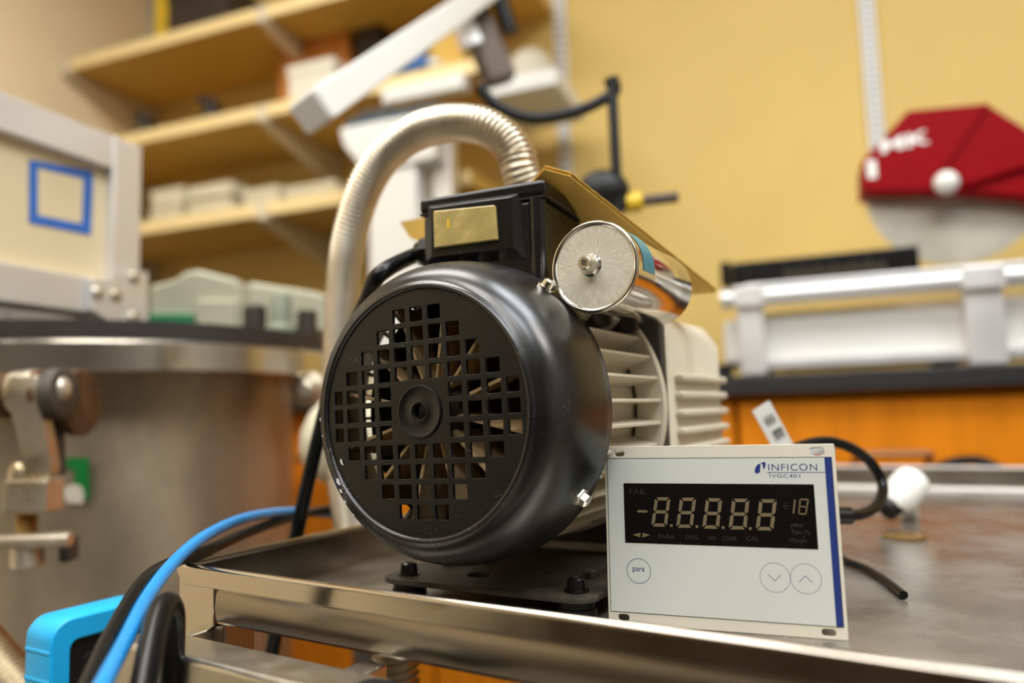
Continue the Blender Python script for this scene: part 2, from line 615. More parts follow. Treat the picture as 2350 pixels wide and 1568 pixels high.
def shelf(zb, w1, label, first=0):
    t = thing('wall_shelf', label, 'shelf', W, ((WL + w1) / 2, WB, zb))
    th = .038
    MB(W).box((WL + .03, SF + .004, zb), (w1, WB - .02, zb + th)).build('board', 'shelf_maple_shaded', t, bevel=.002)
    MB(W).box((WL + .03, SF, zb), (w1, SF + .004, zb + th)).build('lit_edge', 'shelf_maple_lit', t, bevel=.0015)  # thin front strip, coloured paler to paint the light on the edge
    for k in range(3):
        x = SX - BS * k
        if x > w1: continue
        poly = [(x - .016, SF - .006, zb + th * .9), (x - .016, SF - .006, zb - .012), (x - .016, WB - .03, zb - .095), (x - .016, WB - .014, zb - .095), (x - .016, WB - .014, zb - .001), (x - .016, SF + .001, zb - .001), (x - .016, SF - .001, zb + th * .9)]
        MB(W).prism(poly, (.032, 0, 0)).build('bracket', 'bracket_cream', t, bevel=.002)
    return t


zs1, zs2, zs3 = wz(400, 97).z, wz(400, 312).z, wz(400, 526).z
shelf(zs1, SX - .02, 'topmost pale maple shelf, its underside seen from below')
shelf(zs2, wz(1120, 160).x, 'middle pale maple shelf with brown and white boxes on it')
shelf(zs3, wz(1080, 380).x, 'lowest pale maple shelf carrying flat stacks of paper')
# rails for the hidden brackets
for k, lab in ((1, 'white slotted steel strip behind the shelves, halfway along'), (2, 'white slotted steel strip in the corner behind the shelves')):
    c = dup(std0, M=W @ Matrix.Translation((SX - BS * k, WB, 1.0)))
    c['label'] = lab
TH = .038


def wbox(name, px0, px1, py_top, zbase, nw0, nw1, material, label, cat, group=None, bevel=.004):
    """a box resting at zbase whose front face spans px0..px1 and reaches py_top"""
    pc = at_plane((px0 + px1) / 2, py_top, W, 1, nw0)
    x0, x1 = at_plane(px0, py_top, W, 1, nw0).x, at_plane(px1, py_top, W, 1, nw0).x
    o = MB(W).box((x0, nw0, zbase), (x1, nw1, max(pc.z, zbase + .01))).build(name, material, bevel=bevel)
    return setp(o, label, cat, group)


def carton(px0, px1, py_top, zbase, nw0, nw1, material, label):
    pc = at_plane((px0 + px1) / 2, py_top, W, 1, nw0)
    x0, x1 = at_plane(px0, py_top, W, 1, nw0).x, at_plane(px1, py_top, W, 1, nw0).x
    t = thing('storage_box', label, 'box', W, ((x0 + x1) / 2, (nw0 + nw1) / 2, zbase))
    zt = max(pc.z, zbase + .03)
    MB(W).box((x0, nw0, zbase), (x1, nw1, zt - .02)).build('body', material, t, bevel=.003)
    MB(W).box((x0 - .004, nw0 - .004, zt - .03), (x1 + .004, nw1 + .004, zt)).build('lid', material, t, bevel=.003)
    return t


# top shelf
carton(385, 520, -30, zs1 + TH, 1.74, 1.95, 'dark_box', 'black box on the topmost shelf, cut by the picture edge')
carton(355, 384, -30, zs1 + TH, 1.8, 1.98, 'yellow_plastic', 'mustard yellow box beside the black one on the topmost shelf')
# middle shelf
carton(640, 800, 78, zs2 + TH, 1.84, 2.0, 'orange_box', 'orange brown box at the back of the middle shelf')
carton(662, 765, 142, zs2 + TH, 1.72, 1.83, 'white_box', 'cream white box in front of the orange brown one')
carton(818, 872, 45, zs2 + TH, 1.85, 1.98, 'dark_box', 'black box behind the white diagonal beam')
carton(985, 1060, 50, zs2 + TH, 1.8, 1.96, 'cardboard', 'yellow cardboard box at the right end of the middle shelf')


def lump(px, py, w, h, zbase, nw, label):
    p = at_plane(px, py, W, 1, nw)
    t = thing('desk_clamp', label, 'clamp', W, (p.x, nw, zbase))
    MB(W).box((p.x - w / 2, nw - .03, zbase), (p.x + w / 2, nw + .03, zbase + h * .35)).build('base', 'dark_box', t, bevel=.004)
    MB(W).cyl((p.x - w * .2, nw, zbase + h * .3), (p.x - w * .2, nw, zbase + h), w * .22, 14).build('post', 'dark_box', t, bevel=.002)
    MB(W).cyl((p.x - w * .2, nw - .04, zbase + h * .8), (p.x - w * .2, nw + .04, zbase + h * .8), w * .16, 14).build('knob', 'dark_box', t)


lump(338, 250, .075, .085, zs2 + TH, 1.735, 'left of two black clamps standing on the middle shelf')
lump(492, 215, .085, .085, zs2 + TH, 1.735, 'right of two black clamps standing on the middle shelf')
# blue bottle lying behind the beam
p = at_plane(900, 185, W, 1, 1.73)
t = thing('squeeze_bottle', 'blue plastic bottle with a green band lying behind the white beam', 'bottle', W, (p.x, 1.73, zs2 + TH))
zb_ = zs2 + TH + .0375
MB(W).lathe((p.x, 1.73, zb_), (1, 0, 0), [(0, .032), (.004, .0365), (.085, .0365), (.11, .026), (.12, .015)], 24).build('body', 'blue_plastic', t)
MB(W).lathe((p.x + .008, 1.73, zb_), (1, 0, 0), [(0, .037), (.02, .037)], 24, caps=False).build('band', 'green_plastic', t)
MB(W).lathe((p.x + .12, 1.73, zb_), (1, 0, 0), [(0, .016), (.016, .016), (.02, .007), (.035, .004)], 20).build('cap', 'white_plastic', t)
# beige dome standing on the white channel
p = at_plane(1205, 150, W, 1, 1.74)
# white channels under the middle shelf (its right-hand run)
q0, q1 = at_plane(880, 222, W, 1, 1.665), at_plane(1066, 190, W, 1, 1.665)
o = MB(W).box((q0.x, 1.655, q0.z - .024), (q1.x, 1.70, q0.z + .02)).build('cable_channel', 'white_enamel', bevel=.004)
setp(o, 'short white channel under the middle shelf, left of the black cable', 'channel', 'white channels under the shelf')
q2, q3 = at_plane(1105, 190, W, 1, 1.7), at_plane(1280, 158, W, 1, 1.7)
zc2 = at_plane(1190, 190, W, 1, 1.69).z
o = MB(W).box((q2.x, 1.69, zc2 - .022), (q3.x, 1.95, zc2 + .022)).build('cable_channel', 'white_enamel', bevel=.004)
setp(o, 'white tray standing out beside the slotted strip, right of the black cable', 'channel', 'white channels under the shelf')
t = thing('dome_cover', 'beige rounded cover standing on the white tray by the slotted strip', 'cover', W, (p.x, 1.78, zc2 + .022))
MB(W).lathe((p.x, 1.78, zc2 + .022), (0, 0, 1), [(0, .072), (.02, .072), (.05, .066), (.08, .05), (.098, .028), (.104, .001)], 32).build('shell', 'dome_beige', t)
MB(W).lathe((p.x, 1.78, zc2 + .022), (0, 0, 1), [(0, .078), (.008, .078)], 32).build('rim', 'dome_beige', t)
# lowest shelf: paper stacks
for i, (a, b_, yt, n, lab) in enumerate(((345, 418, 428, 4, 'leftmost cream paper stack on the lowest shelf'), (432, 530, 418, 5, 'second cream paper stack from the left on the lowest shelf'), (560, 640, 426, 3, 'third pale paper stack on the lowest shelf, by the bracket'), (650, 770, 418, 4, 'rightmost greyish paper stack on the lowest shelf'))):
    pc = at_plane((a + b_) / 2, yt, W, 1, 1.74)
    x0, x1 = at_plane(a, yt, W, 1, 1.74).x, at_plane(b_, yt, W, 1, 1.74).x
    t = thing('paper_stack', lab, 'paper', W, ((x0 + x1) / 2, 1.84, zs3 + TH), 'paper stacks on the lowest shelf')
    hh = max(.03, pc.z - zs3 - TH) / n
    for k in range(n):
        j = random.uniform(-.012, .012)
        MB(W).box((x0 + j, 1.74 + abs(j), zs3 + TH + k * hh), (x1 + j, 1.96, zs3 + TH + (k + .93) * hh)).build('bundle', 'paper_cream', t, bevel=.002)

# ------------------------------------------------------------------ counter and cabinets
CF = 1.37
zc_t = at_plane(2000, 850, W, 1, CF).z
zc_b = at_plane(2000, 896, W, 1, CF).z
o = MB(W).box((WL + .01, CF, zc_b), (WR - .01, WB - .005, zc_t)).build('worktop', 'counter_black', bevel=.003)
setp(o, 'long black worktop running along the yellow wall', 'worktop')
xs = at_plane(1690, 960, W, 1, CF + .03).x
CW = .62
k0 = math.ceil((WL - xs) / CW)
labs = {}
n = 0
for k in range(k0, 12):
    x0, x1 = xs + k * CW, xs + (k + 1) * CW
    if x1 > WR: break
    names = {0: 'orange maple base cabinet under the red saw, its bronze pull above the tray', -1: 'orange maple base cabinet right behind the vacuum pump', -2: 'orange maple base cabinet seen beyond the steel chamber, under the tray rail', 1: 'orange maple base cabinet at the right picture edge'}
    t = thing('base_cabinet', names.get(k, 'orange maple base cabinet, %s along the black worktop' % {-3: 'hidden behind the steel chamber', -4: 'in the left corner', 2: 'second past the red saw'}.get(k, 'farthest right')), 'cabinet', W, ((x0 + x1) / 2, CF + .3, 0), 'base cabinets under the worktop')
    MB(W).box((x0 + .002, CF + .05, .1), (x1 - .002, WB - .01, zc_b)).build('carcass', 'orange_maple', t)
    MB(W).box((x0 + .01, CF + .1, 0), (x1 - .01, WB - .02, .1)).build('plinth', 'counter_black', t)
    for a, b_ in ((x0 + .003, (x0 + x1) / 2 - .0015 + .31), ):
        d = MB(W).box((x0 + .004, CF + .028, .12), (x1 - .004, CF + .05, zc_b - .012)).build('door', 'orange_maple', t, bevel=.003)
    hp = at_plane(2045, 1040, W, 1, CF + .02)
    hx = (x0 + x1) / 2 if k != 0 else hp.x
    hz = hp.z
    pts = spline([(hx - .055, CF + .028, hz - .012), (hx - .053, CF, hz - .004), (hx - .045, CF - .008, hz), (hx + .045, CF - .008, hz), (hx + .053, CF, hz - .004), (hx + .055, CF + .028, hz - .012)], 6)
    MB(W).tube(pts, .0065, 10).build('handle', 'handle_bronze', d)

# ------------------------------------------------------------------ tile saw on the counter
SP = 1.47
t = thing('tile_saw', 'red tile saw with a round blade on a silver frame', 'saw', W, (at_plane(2180, 800, W, 1, SP).x, SP + .15, zc_t))


def sw(px, py, nw=SP):
    return at_plane(px, py, W, 1, nw)


xl, xr = sw(1655, 680).x, sw(2560, 640).x
zt = sw(2000, 660).z
z1 = sw(2000, 638).z
MB(W).lathe((xl, SP, zt), (1, 0, 0), [(0, .0175), (xr - xl, .0175)], 20).build('front_rail', 'aluminium', t)
zt2 = zt + .036
MB(W).box((xl + .04, SP + .05, zt + .005), (xr, SP + .09, zt2 - .002)).build('table_edge', 'aluminium', t, bevel=.003)
MB(W).lathe((xl, SP + .42, zt), (1, 0, 0), [(0, .0175), (xr - xl, .0175)], 20).build('rear_rail', 'aluminium', t)
for a, b_ in ((1695, 1755), (2218, 2308)):
    x0, x1 = sw(a, 760).x, sw(b_, 760).x
    MB(W).box((x0, SP - .008, zc_t + .005), (x1, SP + .03, zt)).build('leg', 'aluminium', t, bevel=.003)
    MB(W).box((x0, SP + .40, zc_t + .005), (x1, SP + .44, zt)).build('leg', 'aluminium', t, bevel=.003)
    MB(W).box((x0 - .004, SP - .02, zt - .02), (x1 + .004, SP + .02, zt + .021)).build('rail_clamp', 'aluminium', t, bevel=.004)
x0, x1 = sw(1660, 830).x, xr
zp0, zp1 = zc_t + .028, sw(2000, 708).z
MB(W).box((x0, SP + .03, zp0), (x1, SP + .38, zp1)).build('water_pan', 'white_enamel', t, bevel=.01)
MB(W).box((x0 + .03, SP + .012, zc_t + .016), (x1, SP + .03, zp0 + .006)).build('lower_rail', 'aluminium', t, bevel=.002)
p = sw(1662, 836)
MB(W).box((p.x - .014, SP - .01, zc_t), (p.x + .014, SP + .03, zc_t + .028)).build('foot', 'black_rubber', t, bevel=.003)
MB(W).box((x1 - .1, SP, zc_t), (x1 - .06, SP + .04, zc_t + .02)).build('foot', 'black_rubber', t, bevel=.003)
MB(W).box((x0 + .1, SP + .38, zc_t), (x0 + .14, SP + .42, zc_t + .02)).build('foot', 'black_rubber', t, bevel=.003)
# the black fence with its scale
pa, pb = at_plane(1680, 622, W, 1, SP + .07), at_plane(2108, 596, W, 1, SP + .07)
f = MB(W).box((pa.x, SP + .06, zt2 - .002), (pb.x, SP + .10, zt2 + .044)).build('fence', 'black_plastic', t, bevel=.002)
b = MB(W)
for k in range(30):
    x = pa.x + .1 + k * .006
    b.box((x, SP + .0592, zt2 + .004), (x + .0014, SP + .0601, zt2 + (.026 if k % 5 == 0 else .018)))
b.build('scale_marks', 'segment_tan', f, kind='stuff')
MB(W).box((pa.x - .022, SP + .05, zt2 - .002), (pa.x - .002, SP + .11, zt2 + .048)).build('fence_knob', 'black_plastic', t, bevel=.005)
MB(W).box((pa.x + .005, SP + .11, zt2 - .002), (pb.x - .03, SP + .40, zt2 + .034)).build('table', 'white_enamel', t, bevel=.004)
# blade, guard
bc = sw(2186, 425, SP + .17)
rad = (bc - sw(2186, 606, SP + .17)).length
MB(W).lathe((bc.x, SP + .168, bc.z), (0, 1, 0), [(0, rad), (.003, rad)], 96).build('blade', 'blade_steel', t)
MB(W).lathe((bc.x, SP + .16, bc.z), (0, 1, 0), [(0, .012), (.003, .03), (.02, .03)], 24).build('blade_flange', 'blade_steel', t)
poly = [(1976, 372), (2084, 252), (2264, 236), (2352, 292), (2440, 360), (2490, 420), (2490, 482), (2350, 452), (2230, 440), (1978, 440)]
gy = SP + .12
MB(W).prism([sw(x, y, gy) for x, y in poly], (0, .10, 0)).build('blade_guard', 'red_enamel', t, bevel=.006, seg=3)
poly = [(2246, 238), (2272, 236), (2200, 345), (2130, 438), (2085, 438), (2180, 345)]
MB(W).prism([sw(x, y, gy - .006) for x, y in poly], (0, .01, 0)).build('guard_rib', 'red_enamel', t, bevel=.003)
poly = [(2205, 396), (2350, 352), (2490, 352), (2490, 388), (2350, 384), (2215, 428)]
MB(W).prism([sw(x, y, gy - .012) for x, y in poly], (0, .02, 0)).build('guard_arm', 'red_enamel', t, bevel=.004)
kp = sw(2172, 419, gy - .04)
MB(W).sphere(kp, .0215, 24, 14).build('knob', 'white_plastic', t)
MB(W).cyl((kp.x, kp.y, kp.z), (kp.x, gy + .01, kp.z), .013, 16).build('knob_shaft', 'red_enamel', t)
# lettering on the guard
def on_guard(x, y): return sw(x, y, gy - .0015)
me = text_mesh('MK', .0, .03)
pa, pb = on_guard(2022, 352), on_guard(2134, 306)
G = W @ Matrix.Translation((0, gy - .0006, 0)) @ Matrix.Rotation(PI / 2, 4, 'X')
b = MB(G).mesh(me, Matrix.Rotation(R(6), 4, 'Z').to_4x4() if False else fit(me, pa.x, pa.z, pb.x, pb.z, 0))
for v in b.v: v.y += (v.x - pa.x) * .10
b.build('lettering', 'white_mark', t, smooth=0)
c = on_guard(2001, 388)
b = MB(G)
b.add([(c.x - .008, c.z - .018, 0), (c.x + .008, c.z - .018, 0), (c.x + .008, c.z + .018, 0), (c.x - .008, c.z + .018, 0)], [(0, 1, 2, 3)]).build('sticker', 'white_mark', t, smooth=0)
# column at the rear that carries the cutting head
cx = sw(2470, 420, SP + .3).x
MB(W).box((cx - .03, SP + .25, zc_t), (cx + .03, SP + .31, bc.z + .04)).build('column', 'aluminium', t, bevel=.004)
MB(W).beam((cx, SP + .28, bc.z + .02), (bc.x + .08, gy + .08, bc.z + .02), .05, .05).build('head_arm', 'red_enamel', t, bevel=.004)

# ------------------------------------------------------------------ white bench instrument behind the hose
WN = 1.52
t = thing('bench_instrument', 'white bench instrument with an overhanging head, behind the ribbed hose', 'instrument', W, (at_plane(940, 700, W, 1, WN).x, WN + .12, zc_t))
def wi(px, py): return at_plane(px, py, W, 1, WN)
x0, x1, zt = wi(838, 400).x, wi(950, 400).x, wi(900, 340).z
MB(W).box((x0, WN + .01, zc_t), (x1, WN + .12, zt)).build('body', 'white_enamel', t, bevel=.008, seg=3)
x2 = wi(1012, 380).x
MB(W).box((x1 + .022, WN + .05, zc_t), (x2, WN + .09, wi(1000, 300).z)).build('column', 'aluminium', t, bevel=.004)
poly = [(776, 294), (1000, 250), (1000, 362), (838, 400), (786, 334)]
MB(W).prism([wi(*q) for q in poly], (0, .12, 0)).build('head', 'white_enamel', t, bevel=.008, seg=3)
poly = [(790, 268), (1000, 228), (1000, 252), (784, 294)]
MB(W).prism([wi(*q) + Vector((0, .012, 0)) for q in poly], (0, .1, 0)).build('top_cover', 'dark_teal', t, bevel=.004)
poly = [(796, 234), (872, 218), (872, 254), (796, 270)]
MB(W).prism([wi(*q) + Vector((0, .05, 0)) for q in poly], (0, .05, 0)).build('switch_box', 'brown_iron', t, bevel=.004)

# ------------------------------------------------------------------ diagonal white beam hanging from the ceiling
A, B_ = at_d(714, 258, 1.0), at_d(1150, -42, 1.68)
t = thing('boom_arm', 'white square beam reaching down diagonally in front of the shelves', 'arm', ID, A)
dv = (B_ - A).normalized()
upv = (UP * .93 - RT * .36)
upv = (upv - dv * upv.dot(dv)).normalized()
MB().beam(A, B_, .056, .046, up=upv).build('beam', 'white_enamel', t, bevel=.004)
MB().beam(A - dv * .004, A + dv * .0005, .051, .041, up=upv).build('end_cap', 'white_enamel', t, bevel=.002)
J = at_d(1120, 40, 1.5)
MB().beam(at_d(1085, 30, 1.62), at_d(1150, 190, 1.62), .05, .066).build('joint', 'brown_iron', t, bevel=.006)
MB().beam(at_d(1058, 45, 1.58), at_d(1085, 110, 1.58), .034, .045).build('joint_plate', 'aluminium', t, bevel=.004)
MB().tube(spline([at_d(1140, -20, 1.6), at_d(1160, 40, 1.6), at_d(1172, 75, 1.6)], 8), .018, 12).build('black_handle', 'black_rubber', t)
q = at_d(1160, -40, 1.5)
MB().cyl(B_ - dv * .03, (B_.x, B_.y, CEIL), .022, 18).build('hanger', 'aluminium', t)

# ------------------------------------------------------------------ black bar clamp behind the pump
D = 1.02
p0, p1 = at_d(1404, 186, D), at_d(1418, 470, D)
foot = Vector((p1.x, p1.y, FL + .0005))
t = thing('bar_clamp', 'tall black bar clamp with a yellow knob, behind the pump', 'clamp', ID, foot)
MB().beam(p0, (p1.x, p1.y, FL + .012), .013, .016, up=(0, 1, 0)).build('bar', 'black_rubber', t, bevel=.002)
MB().lathe((p1.x, p1.y, FL + .0005), (0, 0, 1), [(0, .06), (.008, .06), (.014, .02)], 32).build('foot', 'black_rubber', t)
pts = spline([at_d(x, y, D) for x, y in ((1402, 180), (1408, 208), (1385, 228), (1340, 250), (1290, 264), (1230, 272), (1180, 262), (1130, 235), (1100, 200))], 8)
MB().tube(pts, .0085, 12, rfun=lambda i: .0105 if i < 10 else .008).build('hook_arm', 'black_rubber', t)
c = at_d(1385, 440, D)
MB().sphere(c, .036, 24, 14, 1.0, .7, .85).build('grip_body', 'black_rubber', t)
MB().cyl(at_d(1412, 462, D), at_d(1436, 470, D), .012, 16).build('grip_neck', 'black_rubber', t)
MB().cyl(at_d(1434, 468, D), at_d(1472, 462, D), .0135, 20).build('collar', 'yellow_plastic', t, bevel=.002)
MB().cyl(at_d(1470, 462, D), at_d(1556, 452, D), .0075, 16).build('lever', 'brown_iron', t, bevel=.002)

# ------------------------------------------------------------------ vacuum chamber at the left
CC, CR, CZ = Vector((-.6475, 1.218, 0)), .35, .946
t = thing('vacuum_chamber', 'large round steel vacuum chamber with a polished flange', 'chamber', ID, CC)
MB().lathe(CC, (0, 0, 1), [(.02, .272), (CZ, .272)], 96).build('body', 'chamber_steel', t)
MB().lathe(CC, (0, 0, 1), [(0, .30), (.02, .30)], 64).build('foot_ring', 'dark_iron', t)
MB().lathe(CC, (0, 0, 1), [(CZ, .26), (CZ, CR - .002), (CZ + .002, CR), (CZ + .036, CR), (CZ + .041, CR - .005), (CZ + .041, .26)], 128).build('flange', 'flange_steel', t, smooth=25)
MB().lathe(CC, (0, 0, 1), [(CZ + .041, .25), (CZ + .041, CR - .004), (CZ + .064, CR - .003), (CZ + .064, .0001)], 128).build('lid', 'gasket_dark', t, smooth=25)
LZ = CZ + .064
# clamp shoulder bolts under the flange
for px, py, d, lab in ((705, 893, 1.13, None),):
    c = at_d(px, py, d)
    MB().lathe(c, FW * -1, [(-.02, .026), (0, .026), (.004, .02), (.012, .017), (.018, .01)], 20).build('clamp_bolt', 'cast_bright', t)
    MB().beam(c + Vector((-.01, .03, .03)), c + Vector((-.01, .03, -.015)), .05, .04).build('clamp_lug', 'dark_iron', t, bevel=.004)

# swing clamp hanging on the flange at the far left
D = .80
t = thing('swing_clamp', 'cast metal swing clamp with a T-handle screw, on the chamber flange', 'clamp', ID, at_d(80, 1290, D))
def cl(px, py, dd=0): return at_d(px, py, D + dd)
MB().cyl(cl(-30, 912), cl(28, 908), .024, 24).build('washer', 'rusty_iron', t, bevel=.002)
MB().cyl(cl(36, 905), cl(92, 898), .0245, 28).build('eye', 'cast_bright', t, bevel=.003)
MB().cyl(cl(92, 902), cl(112, 900), .0255, 24).build('washer', 'rusty_iron', t, bevel=.002)
MB().lathe(cl(118, 905), (cl(160, 902) - cl(92, 906)), [(0, .028), (.014, .028), (.016, .024)], 28).build('pivot_nut', 'dark_iron', t, bevel=.002)
MB().sphere(cl(138, 894, -.004), .0125, 20, 12, .85, 1, 1.15).build('bolt_head', 'cast_bright', t)
MB().lathe(cl(168, 925, .05), (cl(200, 922) - cl(92, 926)), [(0, .038), (.012, .038)], 28).build('back_washer', 'rusty_iron', t, bevel=.002)
pts = [cl(x, y, dd) for x, y, dd in ((66, 862, -.012), (62, 900, -.016), (72, 950, -.012), (84, 1000, -.006), (92, 1040, 0), (97, 1075, .002), (92, 1100, .004))]
pts = spline(pts, 8)
b = MB()
for i, q in enumerate(pts):
    tt = i / (len(pts) - 1)
    w = .0155 - .0012 * tt
    for sx, sy in ((-1, -1), (1, -1), (1, 1), (-1, 1)):
        b.v.append(q + RT * (sx * w) + FW * (sy * .009))
for i in range(len(pts) - 1):
    for j in range(4):
        b.f.append([i * 4 + j, i * 4 + (j + 1) % 4, (i + 1) * 4 + (j + 1) % 4, (i + 1) * 4 + j])
b.f += [[0, 1, 2, 3], [len(b.v) - 4 + j for j in range(4)]]
b.build('arm', 'cast_bright', t, bevel=.004, smooth=50)
MB().cyl(cl(115, 900, .03), cl(128, 1090, .03), .011, 14).build('arm_back', 'dark_iron', t)
MB().beam(cl(28, 1138), cl(128, 1136), .036, .034, up=(0, 1, 0)).build('nut_block', 'cast_bright', t, bevel=.003)
MB().lathe(cl(46, 1104), UP, [(-.012, .0115), (.004, .0115), (.014, .010), (.02, .006)], 18).build('screw_end', 'cast_bright', t)
pts = [cl(62, 1165).lerp(cl(62, 1236), i / 20) for i in range(21)]
MB().tube(pts, .01, 16, rfun=lambda i: .0112 if i % 2 else .0092).build('screw', 'brass', t)
MB().lathe(cl(64, 1300), UP, [(0, .014), (.002, .0165), (.03, .0165), (.034, .012)], 20).build('screw_head', 'cast_bright', t)
MB().cyl(cl(-60, 1246, -.012), cl(162, 1238, -.012), .0082, 16).build('tee_handle', 'cast_bright', t, bevel=.002)
p = cl(158, 1262, .02)
MB().beam(p + UP * .014, p - UP * .012, .012, .02, up=(0, 1, 0)).build('stop', 'dark_iron', t, bevel=.002)

# green tag stuck on the chamber body
D = .945
def gt(px, py): return at_d(px, py, D)
t = thing('paper_tag', 'green and white paper tag on the chamber beside the swing clamp', 'tag', ID, gt(178, 1150))
MB().prism([gt(x, y) for x, y in ((152, 1052), (203, 1050), (205, 1148), (193, 1150), (190, 1116), (170, 1110), (170, 1080), (152, 1074))], FW * .0015).build('green_part', 'green_tag', t)
MB().prism([gt(x, y) - FW * .002 for x, y in ((120, 1152), (134, 1128), (165, 1112), (186, 1114), (194, 1132), (192, 1156))], FW * .0015).build('white_part', 'white_box', t)

# aluminium framed acrylic box on the lid
P0 = at_d(292, 500, 1.09)
P0 = Vector((P0.x, P0.y, LZ))
e1 = Vector((-.066, -.175, 0)).normalized()
e2 = Vector((-e1.y, e1.x, 0)) * -1
if e2.x > 0: e2 = -e2
yaw_f = Matrix(((-e2.x, e1.x * -1, 0, P0.x), (-e2.y, e1.y * -1, 0, P0.y), (0, 0, 1, LZ), (0, 0, 0, 1)))   # x: out of the visible face, y: away along it, z up
zt = at_d(292, 318, 1.09).z - LZ
t = thing('framed_enclosure', 'cream panelled box with an aluminium profile frame standing on the chamber lid', 'enclosure', yaw_f, (0, 0, 0))
LX, LY, S = .26, .30, .05
b = MB(yaw_f)
def profile(a, b_, nm='frame_profile', upv=(0, 0, 1)):
    a, b_ = Vector(a), Vector(b_)
    bb = MB(yaw_f).beam(a, b_, S, S, up=upv)
    d = (b_ - a).normalized()
    o = bb.build(nm, 'aluminium', t, bevel=.003)
    return o
for x in (-S / 2, -LX + S / 2):
    for y in (-S / 2 + .025, -LY + S / 2):
        profile((x, y, 0), (x, y, zt), upv=(0, 1, 0))
for z in (S / 2 + .025, zt - S / 2):
    for x in (-S / 2, -LX + S / 2):
        profile((x, -S / 2, z), (x, -LY + S, z))
    for y in (0, -LY + S / 2):
        profile((-S, y, z), (-LX + S, y, z))
MB(yaw_f).box((-.022, -LY + S, .05), (-.017, -S / 2, zt - S)).build('panel', 'enclosure_panel', t)
MB(yaw_f).box((-LX + .02, -LY + S, .05), (-LX + .025, -S / 2, zt - S)).build('panel', 'enclosure_panel', t)
# tape square on the pane
def fp(px, py, x=-.0165):
    return at_plane(px, py, yaw_f, 0, x)
oc = [fp(x, y) for x, y in ((66, 366), (214, 392), (208, 540), (66, 512))]
ic = [fp(x, y) for x, y in ((86, 385), (192, 410), (188, 514), (86, 494))]
for i in range(4):
    j = (i + 1) % 4
    MB(yaw_f).prism([oc[i], oc[j], ic[j], ic[i]], (.0006, 0, 0)).build('tape_strip', 'painter_tape', t)
# gusset plate with bolts
def gp(px, py, x=.0015): return at_plane(px, py, yaw_f, 0, x)
g = MB(yaw_f).prism([gp(x, y) for x, y in ((198, 640), (250, 640), (250, 620), (334, 626), (334, 742), (250, 742), (198, 712))], (.006, 0, 0)).build('gusset_plate', 'aluminium', t, bevel=.002)
for px, py in ((222, 671), (265, 677), (307, 636), (305, 728)):
    c = gp(px, py, .0075)
    MB(yaw_f).lathe(c, (1, 0, 0), [(0, .0085), (.004, .0085), (.0065, .005), (.007, .001)], 16).build('bolt', 'cast_bright', g)

# celadon housing lying on the lid
def hb(px, py, d=1.22): return at_d(px, py, d)
c0, c1 = hb(342, 700), hb(742, 700)
t = thing('instrument_housing', 'pale green rounded housing on the chamber lid, right of the aluminium post', 'housing', ID, Vector(((c0.x + c1.x) / 2, c0.y + .04, LZ)))
dxy = (c1 - c0); dxy.z = 0; dxy.normalize()
back = Vector((-dxy.y, dxy.x, 0))
if back.y < 0: back = -back
def hz(px, py): 
    q = hb(px, py); q.z = max(q.z, LZ + .001); return q
poly = [(340, 655), (400, 640), (425, 622), (455, 618), (500, 630), (545, 640), (560, 690), (560, 760), (340, 760)]
MB().prism([hz(*q) for q in poly], back * .07).build('left_casting', 'celadon', t, bevel=.008, seg=3)
poly = [(556, 640), (620, 650), (700, 662), (742, 672), (742, 760), (556, 760)]
MB().prism([hz(*q) + back * .02 for q in poly], back * .07).build('right_casting', 'celadon', t, bevel=.008, seg=3)
MB().prism([hz(*q) - back * .012 for q in ((342, 722), (448, 722), (448, 760), (342, 760))], back * .02).build('green_block', 'green_plastic', t, bevel=.003)
MB().prism([hz(*q) - back * .01 for q in ((455, 690), (548, 690), (548, 765), (455, 765))], back * .02).build('light_block', 'celadon', t, bevel=.004)
c = hb(585, 738, 1.17)
MB().lathe((c.x, c.y, LZ), (0, 0, 1), [(0, .018), (.048, .018), (.052, .014)], 20).build('black_knob', 'dark_box', t)
c = hb(645, 715, 1.16)
MB().lathe((c.x, c.y, LZ), (0, 0, 1), [(0, .026), (.012, .026), (.02, .018), (.06, .016), (.066, .012)], 20).build('grey_knob', 'grey_green', t)
c = hb(705, 745, 1.17)
MB().lathe((c.x, c.y, LZ), (0, 0, 1), [(0, .016), (.04, .016)], 20).build('black_knob', 'dark_box', t)

# white drum on a pedestal behind the chamber
c = at_d(798, 1000, .97)
zt, zb = at_d(798, 908, .97).z, at_d(798, 1112, .97).z
t = thing('plastic_drum', 'off-white round plastic drum half hidden between chamber and pump', 'drum', ID, (c.x, c.y, 0))
h_ = zt - zb
MB().lathe((c.x, c.y, zb), (0, 0, 1), [(0, .02), (.01, .04), (h_ * .2, .055), (h_ * .42, .0615), (h_ * .62, .059), (h_ * .82, .048), (h_, .028)], 40).build('body', 'paper_cream', t, smooth=60)
MB().lathe((c.x, c.y, zt), (0, 0, 1), [(0, .022), (.010, .022), (.013, .018)], 32).build('cap', 'white_plastic', t)
MB().lathe((c.x + .02, c.y, 0), (0, 0, 1), [(0, .07), (.015, .07), (.03, .016), (zb, .016)], 32).build('pedestal', 'dark_iron', t)

